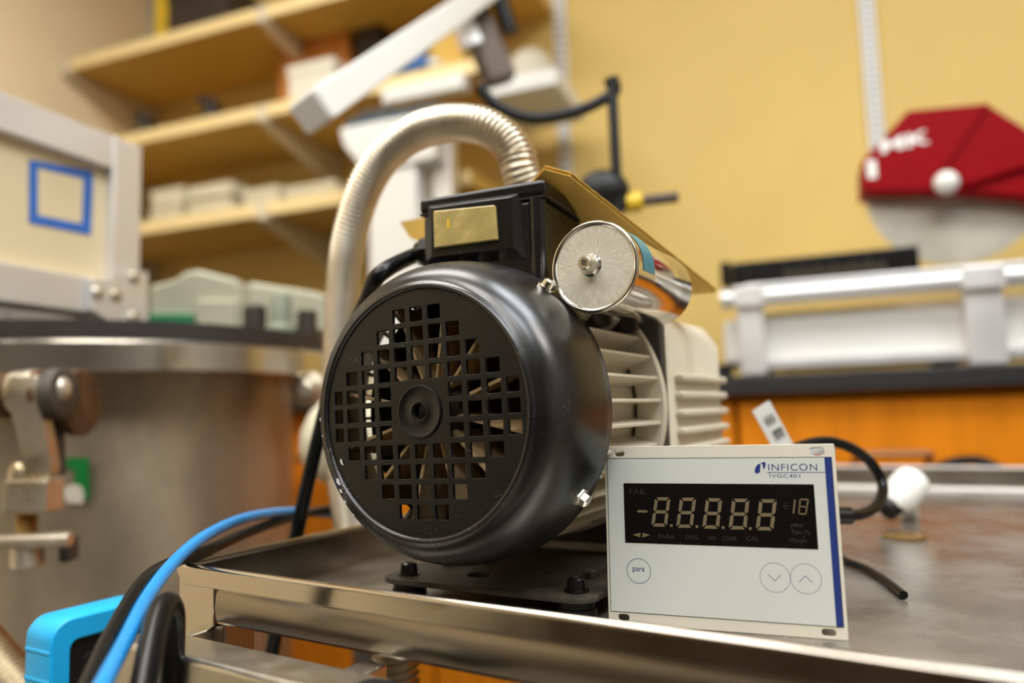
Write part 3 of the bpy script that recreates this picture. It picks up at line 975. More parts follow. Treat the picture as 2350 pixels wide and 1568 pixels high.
# ================================================================== CART
RIM = FL + .033
UL, UR, VF, VB = -.468, .135, .3385, 1.25
t = cart = thing('service_cart', 'stainless steel cart with a raised tray rim, carrying the pump', 'cart', T, ((UL + UR) / 2, (VF + VB) / 2, 0))
MB(T).box((UL, VF + .004, FL - .0015), (UR, VB, FL)).skew().build('tray_floor', 'steel_tray', t, smooth=0)
MB(T).box((UL - .0015, VF + .002, FL - .0015), (UL, VB + .002, RIM)).build('tray_wall', 'steel_wall', t, smooth=0)
MB(T).box((UR, VF + .002, FL - .0015), (UR + .0015, VB + .002, RIM)).skew().build('tray_wall', 'steel_wall', t, smooth=0)
MB(T).box((UL, VB, FL - .0015), (UR, VB + .0015, RIM)).build('tray_wall', 'steel_wall', t, smooth=0)
MB(T).box((UL, VF + .002, FL - .0015), (UR, VF + .0035, RIM)).skew().build('tray_wall', 'steel_wall', t, smooth=0)
# rolled rims
rr = .0026
def rim(a, b_):
    return MB(T).cyl(a, b_, rr, 20).skew().build('rolled_rim', 'steel_polished', t)
rim((UL - .002, VF, RIM), (UR + .002, VF, RIM))
rim((UL - .0015, VF + .004, RIM), (UL - .0015, VB, RIM))
rim((UR + .0015, VF + .004, RIM), (UR + .0015, VB, RIM))
MB(T).box((UL, VB, RIM - .002), (UR, VB + .014, RIM + .002)).build('rear_rim', 'rim_bright', t, bevel=.001)
MB(T).box((UL + .002, VB - .012, FL), (UR - .002, VB - .0005, FL + .006)).build('rear_fillet', 'rim_bright', t, bevel=.002)
# turned-down front lip, mitred at the corner
lip = [(UL - .001, VF - .0026, RIM), (UR + .001, VF - .0026, RIM), (UR - .006, VF - .0026, RIM - .0108), (UL + .0065, VF - .0026, RIM - .0108)]
MB(T).prism(lip, (0, .002, 0)).skew().build('front_lip', 'steel_polished', t, bevel=.0004)
# front rail under the lip, slightly cupped
LEG = .038
zr1, zr0 = RIM - .0095, RIM - .0358
b = MB(T)
prof = [(VF + .004, zr1), (VF + .0005, zr1 - .006), (VF - .0002, zr1 - .015), (VF + .0008, zr0 + .004), (VF + .0035, zr0 + .0008), (VF + .008, zr0), (VF + .008, zr1)]
b.prism([(UL + LEG + .0015, y, z) for y, z in prof], (UR - UL - 2 * LEG - .003, 0, 0)).skew().build('front_rail', 'steel_brushed', t, smooth=50)
for s in (0, 1):
    x0 = UL - .0005 if s == 0 else UR - LEG + .0005
    # polished front flange with its slanting lower end, and the leg behind
    pl = [(x0, VF + .0002, RIM - .004), (x0 + LEG, VF + .0002, RIM - .004), (x0 + LEG, VF + .0002, RIM - .036), (x0 + LEG * .45, VF + .0002, RIM - .047), (x0, VF + .0002, RIM - .0565)]
    if s: pl = [(2 * x0 + LEG - q[0], q[1], q[2]) for q in pl]
    MB(T).prism(pl, (0, .0025, 0)).skew().build('corner_plate', 'steel_polished', t, bevel=.0006)
    MB(T).box((x0 + .0005, VF + .004, .06), (x0 + LEG + .006, VF + .03, FL - .002)).skew().build('leg', 'steel_brushed', t, bevel=.002)
    MB(T).box((x0 + .0005, VB - .03, .06), (x0 + LEG + .006, VB - .002, FL - .002)).build('leg', 'steel_brushed', t, bevel=.002)
    for v in (VF + .017, VB - .016):
        MB(T).lathe((x0 + LEG / 2 - .012, v - (.0385 * (x0 - UL) if v < .42 else 0), .03), (1, 0, 0), [(0, .022), (.002, .03), (.022, .03), (.024, .022)], 24).build('caster', 'black_rubber', t)
MB(T).box((UL + .002, VF + .034, .25), (UR - .002, VB - .034, .265)).build('lower_shelf', 'steel_tray', t, bevel=.002)

# satin guard bar in front of the cart (parallel to its rim)
VH1 = .314
pa = at_plane(428, 1450, T, 1, VH1)
pb_ = at_plane(320, 1479, T, 2, pa.z)
zbar = pa.z
VH0 = at_plane(500, 1519, T, 2, zbar).y
b = MB(T).box((UL + .012, VH0, zbar - .03), (at_plane(912, 1558, T, 2, zbar).x, VH1, zbar))
b.skew().build('push_bar', 'steel_satin', t, bevel=.004, seg=3)
BE = at_plane(912, 1558, T, 2, zbar).x
MB(T).sphere((BE - .004, (VH0 + VH1) / 2 - .0385 * (BE - UL), zbar - .021), .026, 32, 18, 1.0, 1.0, .9).build('end_cap', 'black_rubber', t)
for x in (UL + .014, BE - .05):
    MB(T).box((x, VH1 - .002, zbar - .026), (x + .018, VF + .005, zbar - .006)).skew().build('push_bar_arm', 'steel_satin', t, bevel=.002)

# ================================================================== VACUUM PUMP
UC, V0, ZC = -.28, .366, .8825
PB = FL + .016                 # top of the base plate
pump = thing('vacuum_pump', 'oil vacuum pump with a black fan cover, terminal box and beige body', 'pump', T, (UC, .55, FL))
t = pump
AX = (0, 1, 0)


def ax(dv):
    return (UC, V0 + dv, ZC)


# fan cover: rounded drum, rolled bead round the grille
outer = [(.003, .0762), (.0008, .0768), (0, .0782), (.0006, .0796), (.0018, .0806), (.003, .0818), (.0035, .0835), (.006, .0872), (.0105, .0910), (.017, .0944), (.025, .0970), (.035, .0991), (.046, .1004), (.058, .1010), (.0665, .1010), (.0672, .1003)]
inner = [(.0665, .0996), (.046, .0990), (.026, .0955), (.014, .091), (.007, .084), (.0045, .0762)]
fc = MB(T).lathe(ax(0), AX, outer + inner, 160, closed=True).build('fan_cover', 'black_paint', t, smooth=60)
# grille with its square holes
PX, PZ, SX_, SZ_ = .0136, .0122, .0104, .0096
G = T @ Matrix.Translation(ax(.0025)) @ Matrix.Rotation(PI / 2, 4, 'X') @ Matrix.Rotation(R(1.6), 4, 'Z')
holes = [circle(0, 0, .0052, 24)]
RG = .0763
for j in range(-5, 6):
    mx = {0: 5, 1: 5, 2: 4, 3: 3, 4: 2, 5: 1}[abs(j)]
    for i in range(-mx, mx + 1):
        if abs(i) <= 1 and abs(j) <= 1: continue
        x, y, w = i * PX, j * PZ, SX_
        if i == -5: w, x = SX_ * .72, x + SX_ * .14
        if i == 5: w, x = SX_ * .9, x - SX_ * .05
        holes.append(rrect(x, y, w, SZ_, .0009, 2))
me = plate2d(circle(0, 0, RG, 96), holes, .0022, .0005)
MB(G).mesh(me, ID).build('grille', 'black_grille', fc, smooth=30)
MB(G).lathe((0, 0, 0), (0, 0, 1), [(-.0002, .0166), (.0009, .0166), (.0012, .0160), (.0012, .0154), (.0007, .0148), (.0007, .0072), (.0010, .0066), (.0010, .0056), (-.0002, .0054), (-.006, .0054)], 64, caps=False).build('hub_boss', 'black_grille', fc, smooth=60)
# paint chips on the bead
b = MB(T)
for a, dr, w, h in ((214, .0785, .0022, .0052), (218, .0808, .0016, .0030), (206, .0712, .0014, .0045), (223, .083, .001, .0022), (182, .0818, .0008, .0022), (190, .0805, .0006, .001), (230, .0845, .0007, .0016), (150, .0845, .0008, .0018)):
    c, s_ = math.cos(R(a)), math.sin(R(a))
    dv = .0018 if dr < .0752 else max(-.0002, (dr - .0782) * .35 - .0004)
    cx_, cz_ = UC + c * dr, ZC + s_ * dr
    tx, tz = -s_, c
    pts = [(cx_ + tx * h * k + c * w * q, V0 + dv + .0001, cz_ + tz * h * k + s_ * w * q) for k, q in ((-.5, -.2), (-.2, -.5), (.2, -.3), (.5, -.45), (.45, .1), (.1, .5), (-.3, .4))]
    b.prism(pts, (0, -.0005, 0))
b.build('paint_chip', 'paint_chip', fc, smooth=0, kind='stuff')
# fan
fan = MB(T).lathe(ax(.018), AX, [(0, .018), (.004, .021), (.026, .0225), (.028, .010)], 40).build('fan', 'dark_interior', t)
blade = None
NB = 12
for k in range(NB):
    a = 2 * PI * k / NB + .2
    M_ = T @ Matrix.Translation(ax(.011)) @ Matrix.Rotation(a, 4, 'Y')
    MB(M_).add([(.019, .004, -.0011), (.073, 0, -.0013), (.073, .03, -.0013 + .004), (.019, .03, -.0011 + .003), (.019, .004, .0011), (.073, 0, .0013), (.073, .03, .0013 + .004), (.019, .03, .0011 + .003)],
               [(0, 1, 2, 3), (7, 6, 5, 4), (0, 4, 5, 1), (1, 5, 6, 2), (2, 6, 7, 3), (3, 7, 4, 0)]).build('fan_blade', 'tan_blade', fan, bevel=.0004)
# motor end shield and finned stator
MB(T).lathe(ax(.048), AX, [(0, .0215), (0, .079), (.004, .082), (.012, .082)], 64).build('end_shield', 'dark_interior', t)
MB(T).lathe(ax(.06), AX, [(0, .075), (.12, .075)], 72).build('motor_housing', 'beige_enamel', t)
MB(T).lathe(ax(.170), AX, [(0, .0785), (0, .099), (.001, .1), (.007, .1), (.008, .099), (.008, .0785)], 96, closed=True).build('end_ring', 'beige_enamel', t)
fin0 = None
NF = 36
for k in range(NF):
    a = 360 * k / NF + 2.0
    M_ = T @ Matrix.Translation(ax(0)) @ Matrix.Rotation(R(-a), 4, 'Y')
    f = MB(M_).box((.0745, .060, -.0012), (.0975, .1705, .0012)).build('cooling_fin', 'beige_enamel', t, bevel=.0006)
MB(T).lathe(ax(.178), AX, [(0, .085), (0, .094), (.012, .094), (.012, .085)], 64).build('spacer_ring', 'black_plastic', t)
MB(T).box((UC - .094, V0 + .188, PB + .01), (UC + .094, V0 + .200, ZC + .088)).build('coupling_plate', 'dark_iron', t, bevel=.003)
# pump body with ribs on its side
bx0, bx1, bv0, bv1, bz0, bz1 = UC - .10, UC + .094, V0 + .201, V0 + .36, PB, ZC + .075
pl = [(bx0 + .02, bv0, bz1), (bx1 - .014, bv0, bz1), (bx1, bv0, bz1 - .02), (bx1, bv0, bz0), (bx0, bv0, bz0), (bx0, bv0, bz1 - .02)]
pbdy = MB(T).prism(pl, (0, bv1 - bv0, 0)).build('pump_body', 'beige_enamel', t, bevel=.005, seg=3)
for k in range(8):
    z = ZC + .022 - k * .0145
    MB(T).box((bx1 - .002, bv0 + .014, z - .0032), (bx1 + .0075, bv1 - .006, z + .0032)).build('side_rib', 'beige_enamel', pbdy, bevel=.0025, seg=2)
MB(T).lathe((UC + .004, V0 + .232, bz1 - .002), (0, 0, 1), [(0, .026), (.014, .026), (.016, .021), (.03, .021)], 32).build('inlet_flange', 'zinc', t)
# base plate, bolts, rubber feet
pv0, pv1 = .428, .735
me = plate2d(rrect(UC - .002, (pv0 + pv1) / 2, .168, pv1 - pv0, .014, 6), [circle(UC - .02, pv0 + .035, .010, 20), circle(UC + .02, pv0 + .06, .007, 20)], .004, .0008)
MB(T).mesh(me, Matrix.Translation((0, 0, PB))).build('base_plate', 'dusty_black', t)
MB(T).box((UC - .03, pv0 + .05, PB - .0045), (UC + .03, pv1 - .03, PB - .0041)).build('plate_backing', 'dark_iron', t)
for sx in (-1, 1):
    for v in (pv0 + .016, pv1 - .016):
        c = (UC - .002 + sx * .068, v, PB)
        MB(T).lathe((c[0], c[1], FL + .0003), (0, 0, 1), [(0, .0125), (.002, .013), (.006, .0125), (.0065, .0115), (.0117, .0115)], 28).build('rubber_foot', 'black_rubber', t)
        bo = MB(T).lathe(c, (0, 0, 1), [(0, .0082), (.0012, .0082), (.0014, .0066), (.003, .0064), (.0078, .0058), (.0088, .0046)], 20).build('foot_bolt', 'black_plastic', t)
        MB(T).lathe((c[0], c[1], c[2] + .0086), (0, 0, 1), [(0, .003), (.0006, .003)], 6).build('hex_socket', 'dark_interior', bo)
for sx in (-1, 1):
    MB(T).box((UC - .002 + sx * .06 - .004, pv0 + .05, PB - .001), (UC - .002 + sx * .06 + .004, pv1 - .05, PB + .006)).build('plate_ridge', 'dusty_black', t, bevel=.002)
# screws that hold the fan cover
for px, py, v in ((1334, 1142, V0 + .05), (1258, 654, V0 + .05)):
    c = at_plane(px, py, T, 1, v)
    d = Vector((c.x - UC, 0, c.z - ZC)).normalized()
    c = Vector((UC, v, ZC)) + d * .0998
    MB(T).lathe(c, d, [(0, .0062), (.002, .0062), (.0022, .0045), (.006, .0045), (.007, .003)], 6 if py > 1000 else 18).build('cover_screw', 'zinc', t, smooth=25)

# terminal box (turned a little from the motor axis)
TB = frame(24)
c0 = TB.inverted() @ (T @ at_plane(1250, 408, T, 1, .445))
xr_, vf_, zt_ = c0.x, c0.y, c0.z
xl_ = at_plane(960, 442, TB, 1, vf_).x
zb_ = ZC + .078
dep = .085
bxx = MB(TB)
tb = bxx.box((xl_ + .002, vf_ + .002, zb_), (xr_ - .002, vf_ + dep, zt_ - .0125)).build('terminal_box', 'black_plastic', t, bevel=.004, seg=3)
MB(TB).box((xl_, vf_, zt_ - .0115), (xr_, vf_ + dep + .002, zt_)).build('lid', 'black_plastic', tb, bevel=.0035, seg=3)
MB(TB).box((xl_ + .0006, vf_ + .0006, zt_ - .0128), (xr_ - .0006, vf_ + dep + .0014, zt_ - .0114)).build('gasket', 'black_rubber', tb)
# raised switch surround with sloping sides
def tbp(px, py, off=0.0): return at_plane(px, py, TB, 1, vf_ + .002 - off)
o_ = [tbp(x, y) for x, y in ((978, 470), (1196, 440), (1206, 596), (978, 606))]
i_ = [tbp(x, y, .006) for x, y in ((990, 478), (1172, 452), (1176, 570), (990, 590))]
MB(TB).add(o_ + i_, [(0, 1, 5, 4), (1, 2, 6, 5), (2, 3, 7, 6), (3, 0, 4, 7), (4, 5, 6, 7)]).build('switch_surround', 'black_plastic', tb, bevel=.0008)
r_ = [tbp(x, y, .0055) for x, y in ((1000, 487), (1140, 473), (1146, 553), (1002, 572))]
MB(TB).prism(r_, (0, -.0042, 0)).build('rocker_switch', 'switch_amber', tb, bevel=.0012, seg=3)
mb = tbp(1028, 512, .0099)
b = MB(TB)
b.box((mb.x - .0008, mb.y - .0002, mb.z - .004), (mb.x + .0012, mb.y, mb.z + .003)).build('switch_mark', 'yellow_plastic', tb, smooth=0)
# corner post on the box front right
MB(TB).lathe((xr_ - .0085, vf_ + .0055, zb_), (0, 0, 1), [(0, .0062), (zt_ - .0125 - zb_, .0062)], 20).build('corner_post', 'black_plastic', tb)
# cable gland on the left
gl = at_plane(936, 585, TB, 1, vf_ + .03)
MB(TB).lathe((xl_ + .003, vf_ + .03, gl.z), (-1, 0, 0), [(0, .0095), (.006, .0095), (.0065, .0125), (.016, .0125), (.018, .0105), (.022, .009)], 8).build('cable_gland', 'black_plastic', tb, smooth=20)
glw = TB @ Vector((xl_ - .018, vf_ + .03, gl.z))

# capacitor: can, crimped cap, end stud, teal print band
CU, CV, CZ_ = -.1825, .42, FL + .2212
cp = MB(T).lathe((CU, CV, CZ_), AX, [(.0035, .0283), (.034, .0283), (.0345, .0272), (.118, .0272), (.122, .0255)], 64).build('capacitor', 'cap_can', t, smooth=40)
MB(T).lathe((CU, CV, CZ_), AX, [(.0012, .0262), (0, .0272), (-.0002, .0283), (.0008, .0292), (.003, .0295), (.0052, .0288), (.006, .0284)], 64, caps=False).build('crimped_rim', 'cap_can', cp, smooth=60)
MB(T).lathe((CU, CV + .0013, CZ_), AX, [(0, .0001), (0, .0266), (.002, .0268)], 64).build('end_face', 'cap_end', cp, smooth=15, origin=(CU, CV, CZ_))
sd = MB(T).lathe((CU - .0022, CV + .0016, CZ_ + .0012), (0, -1, 0), [(0, .0078), (.0012, .0062), (.0028, .0049), (.0095, .0046), (.0104, .0038)], 28).build('end_stud', 'cap_can', cp, smooth=40)
b = MB(T)
for dx, dz, w, h in ((-.0012, .0004, .0004, .0034), (0, .0002, .0004, .0040), (.0012, -.0004, .0004, .0026), (.0002, .0012, .0030, .0004)):
    b.box((CU - .0022 + dx - w / 2, CV - .0094, CZ_ + .0012 + dz - h / 2), (CU - .0022 + dx + w / 2, CV - .0088, CZ_ + .0012 + dz + h / 2))
b.build('stamped_mark', 'dark_iron', sd, smooth=0)
# label band part-way round
b = MB(T)
n = 20
for vv, rr_ in ((.012, .0285), (.033, .0285)):
    for i in range(n + 1):
        a = R(-8 + 74 * i / n)
        b.v.append(Vector((CU + math.cos(a) * rr_, CV + vv, CZ_ + math.sin(a) * rr_)))
for i in range(n): b.f.append([i, i + 1, n + 2 + i, n + 1 + i])
b.build('label_band', 'teal_label', cp)
# bracket under the capacitor
for k, (a0, a1) in enumerate(((.0, .014), (.05, .066))):
    MB(T).beam((CU - .012, CV + .055 + a0, CZ_ - .025), (UC + .062, CV + .055 + a0, ZC + .058), .012, .006, up=(0, 1, 0)).build('capacitor_bracket', 'dark_iron', t, bevel=.001)

# ------------------------------------------------------------------ cardboard lying over the pump
cA, cB = at_plane(1258, 380, T, 1, .452), at_plane(1645, 664, T, 1, .63)
cL = at_plane(922, 506, T, 1, .55)
cA2 = at_plane(1312, 396, T, 1, .462)
nrm = (cB - cA2).cross(cL - cA2).normalized()
if nrm.z < 0: nrm = -nrm
def onp(px, py):
    e, r = T.inverted() @ EYE, T.inverted().to_3x3() @ ray(px, py)
    return e + r * ((cA2 - e).dot(nrm) / r.dot(nrm))
ed = (cB - cA2)
far = cL + ed * .8
pl = [onp(1252, 378), cA2, cB, cB + (cL - cB) * .12, cA2 + (cL - cA2) * .27 + ed * .42]
pl = [cA2 + (cL - cA2) * .2, onp(1252, 380), cA2]
for k in range(1, 40):     # torn, slightly wavy edge
    q = cA2.lerp(cB, k / 40)
    pl.append(q + (cL - cA2).normalized() * (random.uniform(-.0004, .0006)))
pl += [cB, cB + (cL - cA2) * .24]
b = MB(T)
def shift(k): return [q - nrm * k for q in pl]
b.prism(shift(0), nrm * -.0005)
b.prism(shift(.0027), nrm * -.0005)
cbd = thing('cardboard_sheet', 'yellow corrugated cardboard piece over the capacitor and terminal box', 'cardboard', T, tuple(cA2))
b.build('liner', 'cardboard', cbd, smooth=0)
b = MB(T)
k = 0
inn = (cL - cA2).normalized()
for i in range(110):       # fluting between the two liners
    q0, q1 = cA2.lerp(cB, i / 110), cA2.lerp(cB, (i + 1) / 110)
    z0, z1 = ((.0006, .0026) if i % 2 == 0 else (.0026, .0006))
    b.add([q0 - nrm * z0 + inn * .0006, q1 - nrm * z1 + inn * .0006, q1 - nrm * z1 + inn * .03, q0 - nrm * z0 + inn * .03], [(0, 1, 2, 3)])
b.build('fluting', 'cardboard', cbd, smooth=0)
# the second scrap seen left of the terminal box
f_ = [at_plane(x, y, T, 1, .54) for x, y in ((918, 510), (975, 498), (975, 560), (940, 545))]
o = MB(T).prism(f_, (0, .003, 0)).build('cardboard_scrap', 'cardboard', smooth=0)
setp(o, 'small cardboard corner sticking out left of the terminal box', 'cardboard')

# ------------------------------------------------------------------ ribbed steel hose
pix = ((778, 860, .725), (781, 760, .72), (786, 680, .715), (793, 600, .71), (808, 520, .70), (838, 430, .69), (884, 356, .68), (945, 308, .668), (1010, 286, .655), (1060, 282, .648), (1115, 292, .64), (1160, 322, .636), (1186, 360, .634), (1198, 405, .634), (1202, 450, .638))
pts = [at_d(*q) for q in pix]
tip = T @ Vector((UC + .004, V0 + .232, bz1 + .026))
pts[0:0] = []
pts = spline(pts[:-1] + [pts[-1].lerp(tip, .35), tip], 16)
low = [pts[0] + Vector((.0, .01, -.09)), pts[0] + Vector((.01, .03, -.2))]
low = [q for q in low]
pts = spline([low[1], low[0]], 14)[:-1] + pts
pts = resample(pts, .0044 / 8)
RH = .0170
b = MB().tube(pts, RH, 32, rfun=lambda i: RH - .0011 + .0011 * math.cos(2 * PI * i / 8))
o = b.build('bellows_hose', 'hose_steel', smooth=80)
setp(o, 'ribbed flexible steel hose arching over behind the pump', 'hose')

# ================================================================== GAUGE CONTROLLER
GB = Vector((.0549, .4759, FL + .0004))
gx = Vector((math.cos(R(21.58)), -math.sin(R(21.58)), 0))
gn = Vector((math.sin(R(21.58)), math.cos(R(21.58)), 0))
gy_ = (gn * math.sin(R(4)) + Vector((0, 0, 1)) * math.cos(R(4))).normalized()
gz = gx.cross(gy_)
GM = Matrix((gx, gy_, gz)).transposed().to_4x4()
GM.translation = GB
GW, GH = .136, .108
# homography from the close-up's pixels to the front panel
src = [(118, 1352), (1848, 1480), (1760, 72), (80, 85)]
dst = [(0, 0), (GW, 0), (GW, GH), (0, GH)]
Amat, bvec = [], []
for (x, y), (X, Y) in zip(src, dst):
    Amat += [[x, y, 1, 0, 0, 0, -X * x, -X * y], [0, 0, 0, x, y, 1, -Y * x, -Y * y]]
    bvec += [X, Y]
Hm = np.append(np.linalg.solve(np.array(Amat, float), np.array(bvec, float)), 1).reshape(3, 3)


def g(x, y):
    q = Hm @ np.array([x, y, 1.0])
    return Vector((q[0] / q[2], q[1] / q[2], 0))


def g6(x, y):      # the same from the second, closer view
    k = 3.1355 / 4.1964
    return g((x / 4.1964 + 1400 - 1360) * 3.1355, (y / 4.1964) * 3.1355)


t = gauge = thing('gauge_controller', 'cream front panelled vacuum gauge readout leaning at the tray front', 'gauge', GM, (GW / 2, 0, 0))
slots = []
for x, y, w, h in ((187, 130, 90, 62), (1637, 124, 112, 66), (224, 1319, 96, 60), (1710, 1426, 104, 58)):
    c = g(x, y)
    slots.append(rrect(c.x, c.y, w * .0000785, h * .0000785, h * .0000345, 5))
me = plate2d(rrect(GW / 2, GH / 2, GW, GH, .0006, 2), slots, .0028, .0003)
MB(GM).mesh(me, ID).build('front_panel', 'panel_cream', t)
ov0, ov1 = g(118, 1272), g(1780, 171)
ox0, ox1 = (g(100, 172).x + g(135, 1270).x) / 2, (g(1742, 170).x + g(1815, 1385).x) / 2
oy0, oy1 = (g(135, 1270).y + g(1815, 1385).y) / 2, (g(100, 172).y + g(1742, 170).y) / 2
MB(GM).box((ox0 - .0004, oy0 - .0004, -.0005), (ox1 + .0003, oy1 + .0004, .0002)).build('border_line', 'line_black', t, smooth=0)
lab = MB(GM).box((ox0, oy0, -.0003), (ox1, oy1, .0004)).build('label_overlay', 'label_grey', t, smooth=0)
sx0 = (g(1690, 172).x + g(1765, 1380).x) / 2
MB(GM).box((sx0, oy0, .0003), (ox1, oy1, .0005)).build('blue_stripe', 'navy_print', lab, smooth=0)
dx0, dx1 = (g(220, 350).x + g(237, 780).x) / 2, (g(1612, 362).x + g(1640, 830).x) / 2
dy0, dy1 = (g(237, 780).y + g(1640, 830).y) / 2, (g(220, 350).y + g(1612, 362).y) / 2
disp = MB(GM).box((dx0, dy0, .0003), (dx1, dy1, .0006)).build('display_window', 'display_black', t, smooth=0)
ZD, ZL = .00068, .00048


def seg_digit(tl, tr, br, bl, only=None, th=.002, name='digit', gap=.16, material='segment_tan'):
    """seven bevelled segments inside a slanted quadrilateral"""
    b = MB(GM)
    def q(u_, v_):
        return tl * (1 - u_) * (1 - v_) + tr * u_ * (1 - v_) + br * u_ * v_ + bl * (1 - u_) * v_
    w, h = (tr - tl).length, (tl - bl).length
    tx, ty = th / w, th / h
    gx_, gy2 = gap * tx, gap * ty
    def hseg(v0, kind):
        if kind == 't': p = [(gx_ + .3 * tx, v0), (1 - gx_ - .3 * tx, v0), (1 - tx - gx_, v0 + ty), (tx + gx_, v0 + ty)]
        elif kind == 'b': p = [(gx_ + .3 * tx, v0), (1 - gx_ - .3 * tx, v0), (1 - tx - gx_, v0 - ty), (tx + gx_, v0 - ty)]
        else: p = [(tx * .5 + gx_, v0), (tx + gx_, v0 - ty / 2), (1 - tx - gx_, v0 - ty / 2), (1 - tx * .5 - gx_, v0), (1 - tx - gx_, v0 + ty / 2), (tx + gx_, v0 + ty / 2)]
        return p
    def vseg(side, v0, v1):
        if side == 0: return [(0, v0 + gy2 + .3 * ty), (tx, v0 + ty + gy2), (tx, v1 - ty * .5 - gy2), (tx * .5, v1 - gy2), (0, v1 - .5 * ty - gy2)]
        return [(1, v0 + gy2 + .3 * ty), (1 - tx, v0 + ty + gy2), (1 - tx, v1 - ty * .5 - gy2), (1 - tx * .5, v1 - gy2), (1, v1 - .5 * ty - gy2)]
    def vseg2(side, v0, v1):
        if side == 0: return [(tx * .5, v0 + gy2), (tx, v0 + .5 * ty + gy2), (tx, v1 - ty - gy2), (0, v1 - gy2 - .3 * ty), (0, v0 + .5 * ty + gy2)]
        return [(1 - tx * .5, v0 + gy2), (1 - tx, v0 + .5 * ty + gy2), (1 - tx, v1 - ty - gy2), (1, v1 - gy2 - .3 * ty), (1, v0 + .5 * ty + gy2)]
    S7 = {'a': hseg(0, 't'), 'g': hseg(.5, 'm'), 'd': hseg(1, 'b'), 'f': vseg(0, 0, .5), 'b': vseg(1, 0, .5), 'e': vseg2(0, .5, 1), 'c': vseg2(1, .5, 1)}
    for k, pl in S7.items():
        if only and k not in only: continue
        vs = [q(*p) for p in pl]
        b.add([(p.x, p.y, ZD) for p in vs], [list(range(len(vs)))])
    return b.build(name, material, disp, smooth=0)


for tl, tr, br, bl in (((440, 605), (592, 605), (555, 892), (400, 888)), ((685, 610), (842, 610), (806, 902), (644, 901)), ((940, 615), (1098, 618), (1063, 913), (898, 909)),
                       ((1196, 621), (1362, 624), (1330, 920), (1156, 917)), ((1460, 628), (1630, 629), (1592, 930), (1420, 926))):
    seg_digit(g6(*tl), g6(*tr), g6(*br), g6(*bl))
seg_digit(g6(1850, 622), g6(1942, 628), g6(1914, 780), g6(1835, 774), th=.00075)
b = MB(GM)
q = [g6(*p) for p in ((1797, 634), (1812, 634), (1797, 766), (1782, 766))]
b.add([(p.x, p.y, ZD) for p in q], [(0, 1, 2, 3)])
b.build('digit', 'segment_tan', disp, smooth=0)
b = MB(GM)
for x, y in ((598, 880), (848, 890), (1105, 900), (1368, 910)):
    c = g6(x, y)
    b.add([(c.x + i * .0008, c.y + j * .0008, ZD) for i, j in ((-1, -1), (1, -1), (1, 1), (-1, 1))], [(0, 1, 2, 3)])
b.build('decimal_point', 'segment_tan', disp, smooth=0)
b = MB(GM)
q = [g6(*p) for p in ((258, 741), (274, 728), (358, 729), (372, 742), (356, 755), (274, 753))]
b.add([(p.x, p.y, ZD) for p in q], [list(range(6))])
b.build('minus_sign', 'segment_tan', disp, smooth=0)
b = MB(GM)
q = [g6(*p) for p in ((1684, 688), (1747, 690), (1746, 699), (1684, 697))]
b.add([(p.x, p.y, ZD) for p in q], [(0, 1, 2, 3)])
for x, y in ((1718, 668), (1713, 720)):
    c = g6(x, y)
    b.add([(c.x + i * .0004, c.y + j * .0004, ZD) for i, j in ((-1, -1), (1, -1), (1, 1), (-1, 1))], [(0, 1, 2, 3)])
b.build('divide_sign', 'segment_dim', disp, smooth=0)
b = MB(GM)
for tri in (((218, 968), (298, 946), (294, 994)), ((318, 948), (390, 970), (314, 997))):
    q = [g6(*p) for p in tri]
    b.add([(p.x, p.y, ZD) for p in q], [(0, 1, 2)])
b.build('arrow_mark', 'segment_tan', disp, smooth=0)


def print_text(s, p0, p1, z, material, parent, off=0.0, space=1.0, name='lettering', conv=g, slant=0.0):
    a, c = conv(*p0), conv(*p1)
    me = text_mesh(s, 0, off, space)
    b = MB(GM).mesh(me, fit(me, a.x, min(a.y, c.y), c.x, max(a.y, c.y), z))
    y0 = min(v.y for v in b.v)
    for v in b.v: v.x += (v.y - y0) * slant
    return b.build(name, material, parent, smooth=0)


for s_, p0, p1 in (('FAIL', (190, 574), (352, 522)), ('PARA', (476, 1006), (626, 966)), ('DEG', (738, 1012), (858, 975)), ('HV', (955, 1022), (1030, 984)), ('CORR', (1092, 1026), (1236, 988)), ('CAL', (1330, 1026), (1450, 988)), ('mbar', (1762, 895), (1888, 858)), ('Torr Pa', (1764, 968), (1948, 925)), ('Micron', (1752, 1042), (1912, 1002))):
    print_text(s_, p0, p1, ZD, 'segment_dim', disp, conv=g6)
# maker's lettering, rule and emblem
print_text('INFICON', (1283, 263), (1636, 213), ZL, 'navy_print', lab, off=-.004, space=1.12)
print_text('VGC401', (1306, 314), (1513, 288), ZL, 'navy_print', lab, space=1.1)
b = MB(GM)
a, c = g(1270, 275), g(1694, 277)
b.add([(a.x, a.y - .00018, ZL), (c.x, a.y - .00018, ZL), (c.x, a.y + .00018, ZL), (a.x, a.y + .00018, ZL)], [(0, 1, 2, 3)])
q = [g(*p) for p in ((1286, 275), (1291, 275), (1299, 314), (1294, 314))]
b.add([(p.x, p.y, ZL) for p in q], [(0, 1, 2, 3)])
b.build('underline', 'navy_print', lab, smooth=0)
def outline(pts, n=5): return [p for p in spline([Vector((x, y, 0)) for x, y in pts + pts[:1]], n)][:-1]
cu1 = [g(p.x, p.y) for p in outline([(1183, 272), (1186, 246), (1199, 224), (1214, 213), (1224, 224), (1222, 250), (1221, 270), (1208, 281), (1192, 281)])]
cu2 = [g(p.x, p.y) for p in outline([(1214, 212), (1228, 211), (1240, 201), (1256, 200), (1263, 212), (1260, 230), (1251, 250), (1245, 249), (1243, 232), (1239, 216), (1226, 216)])]
b = MB(GM)
for cu in (cu1, cu2):
    me = plate2d([(p.x, p.y) for p in cu], [], .0001)
    b.mesh(me, Matrix.Translation((0, 0, ZL)))
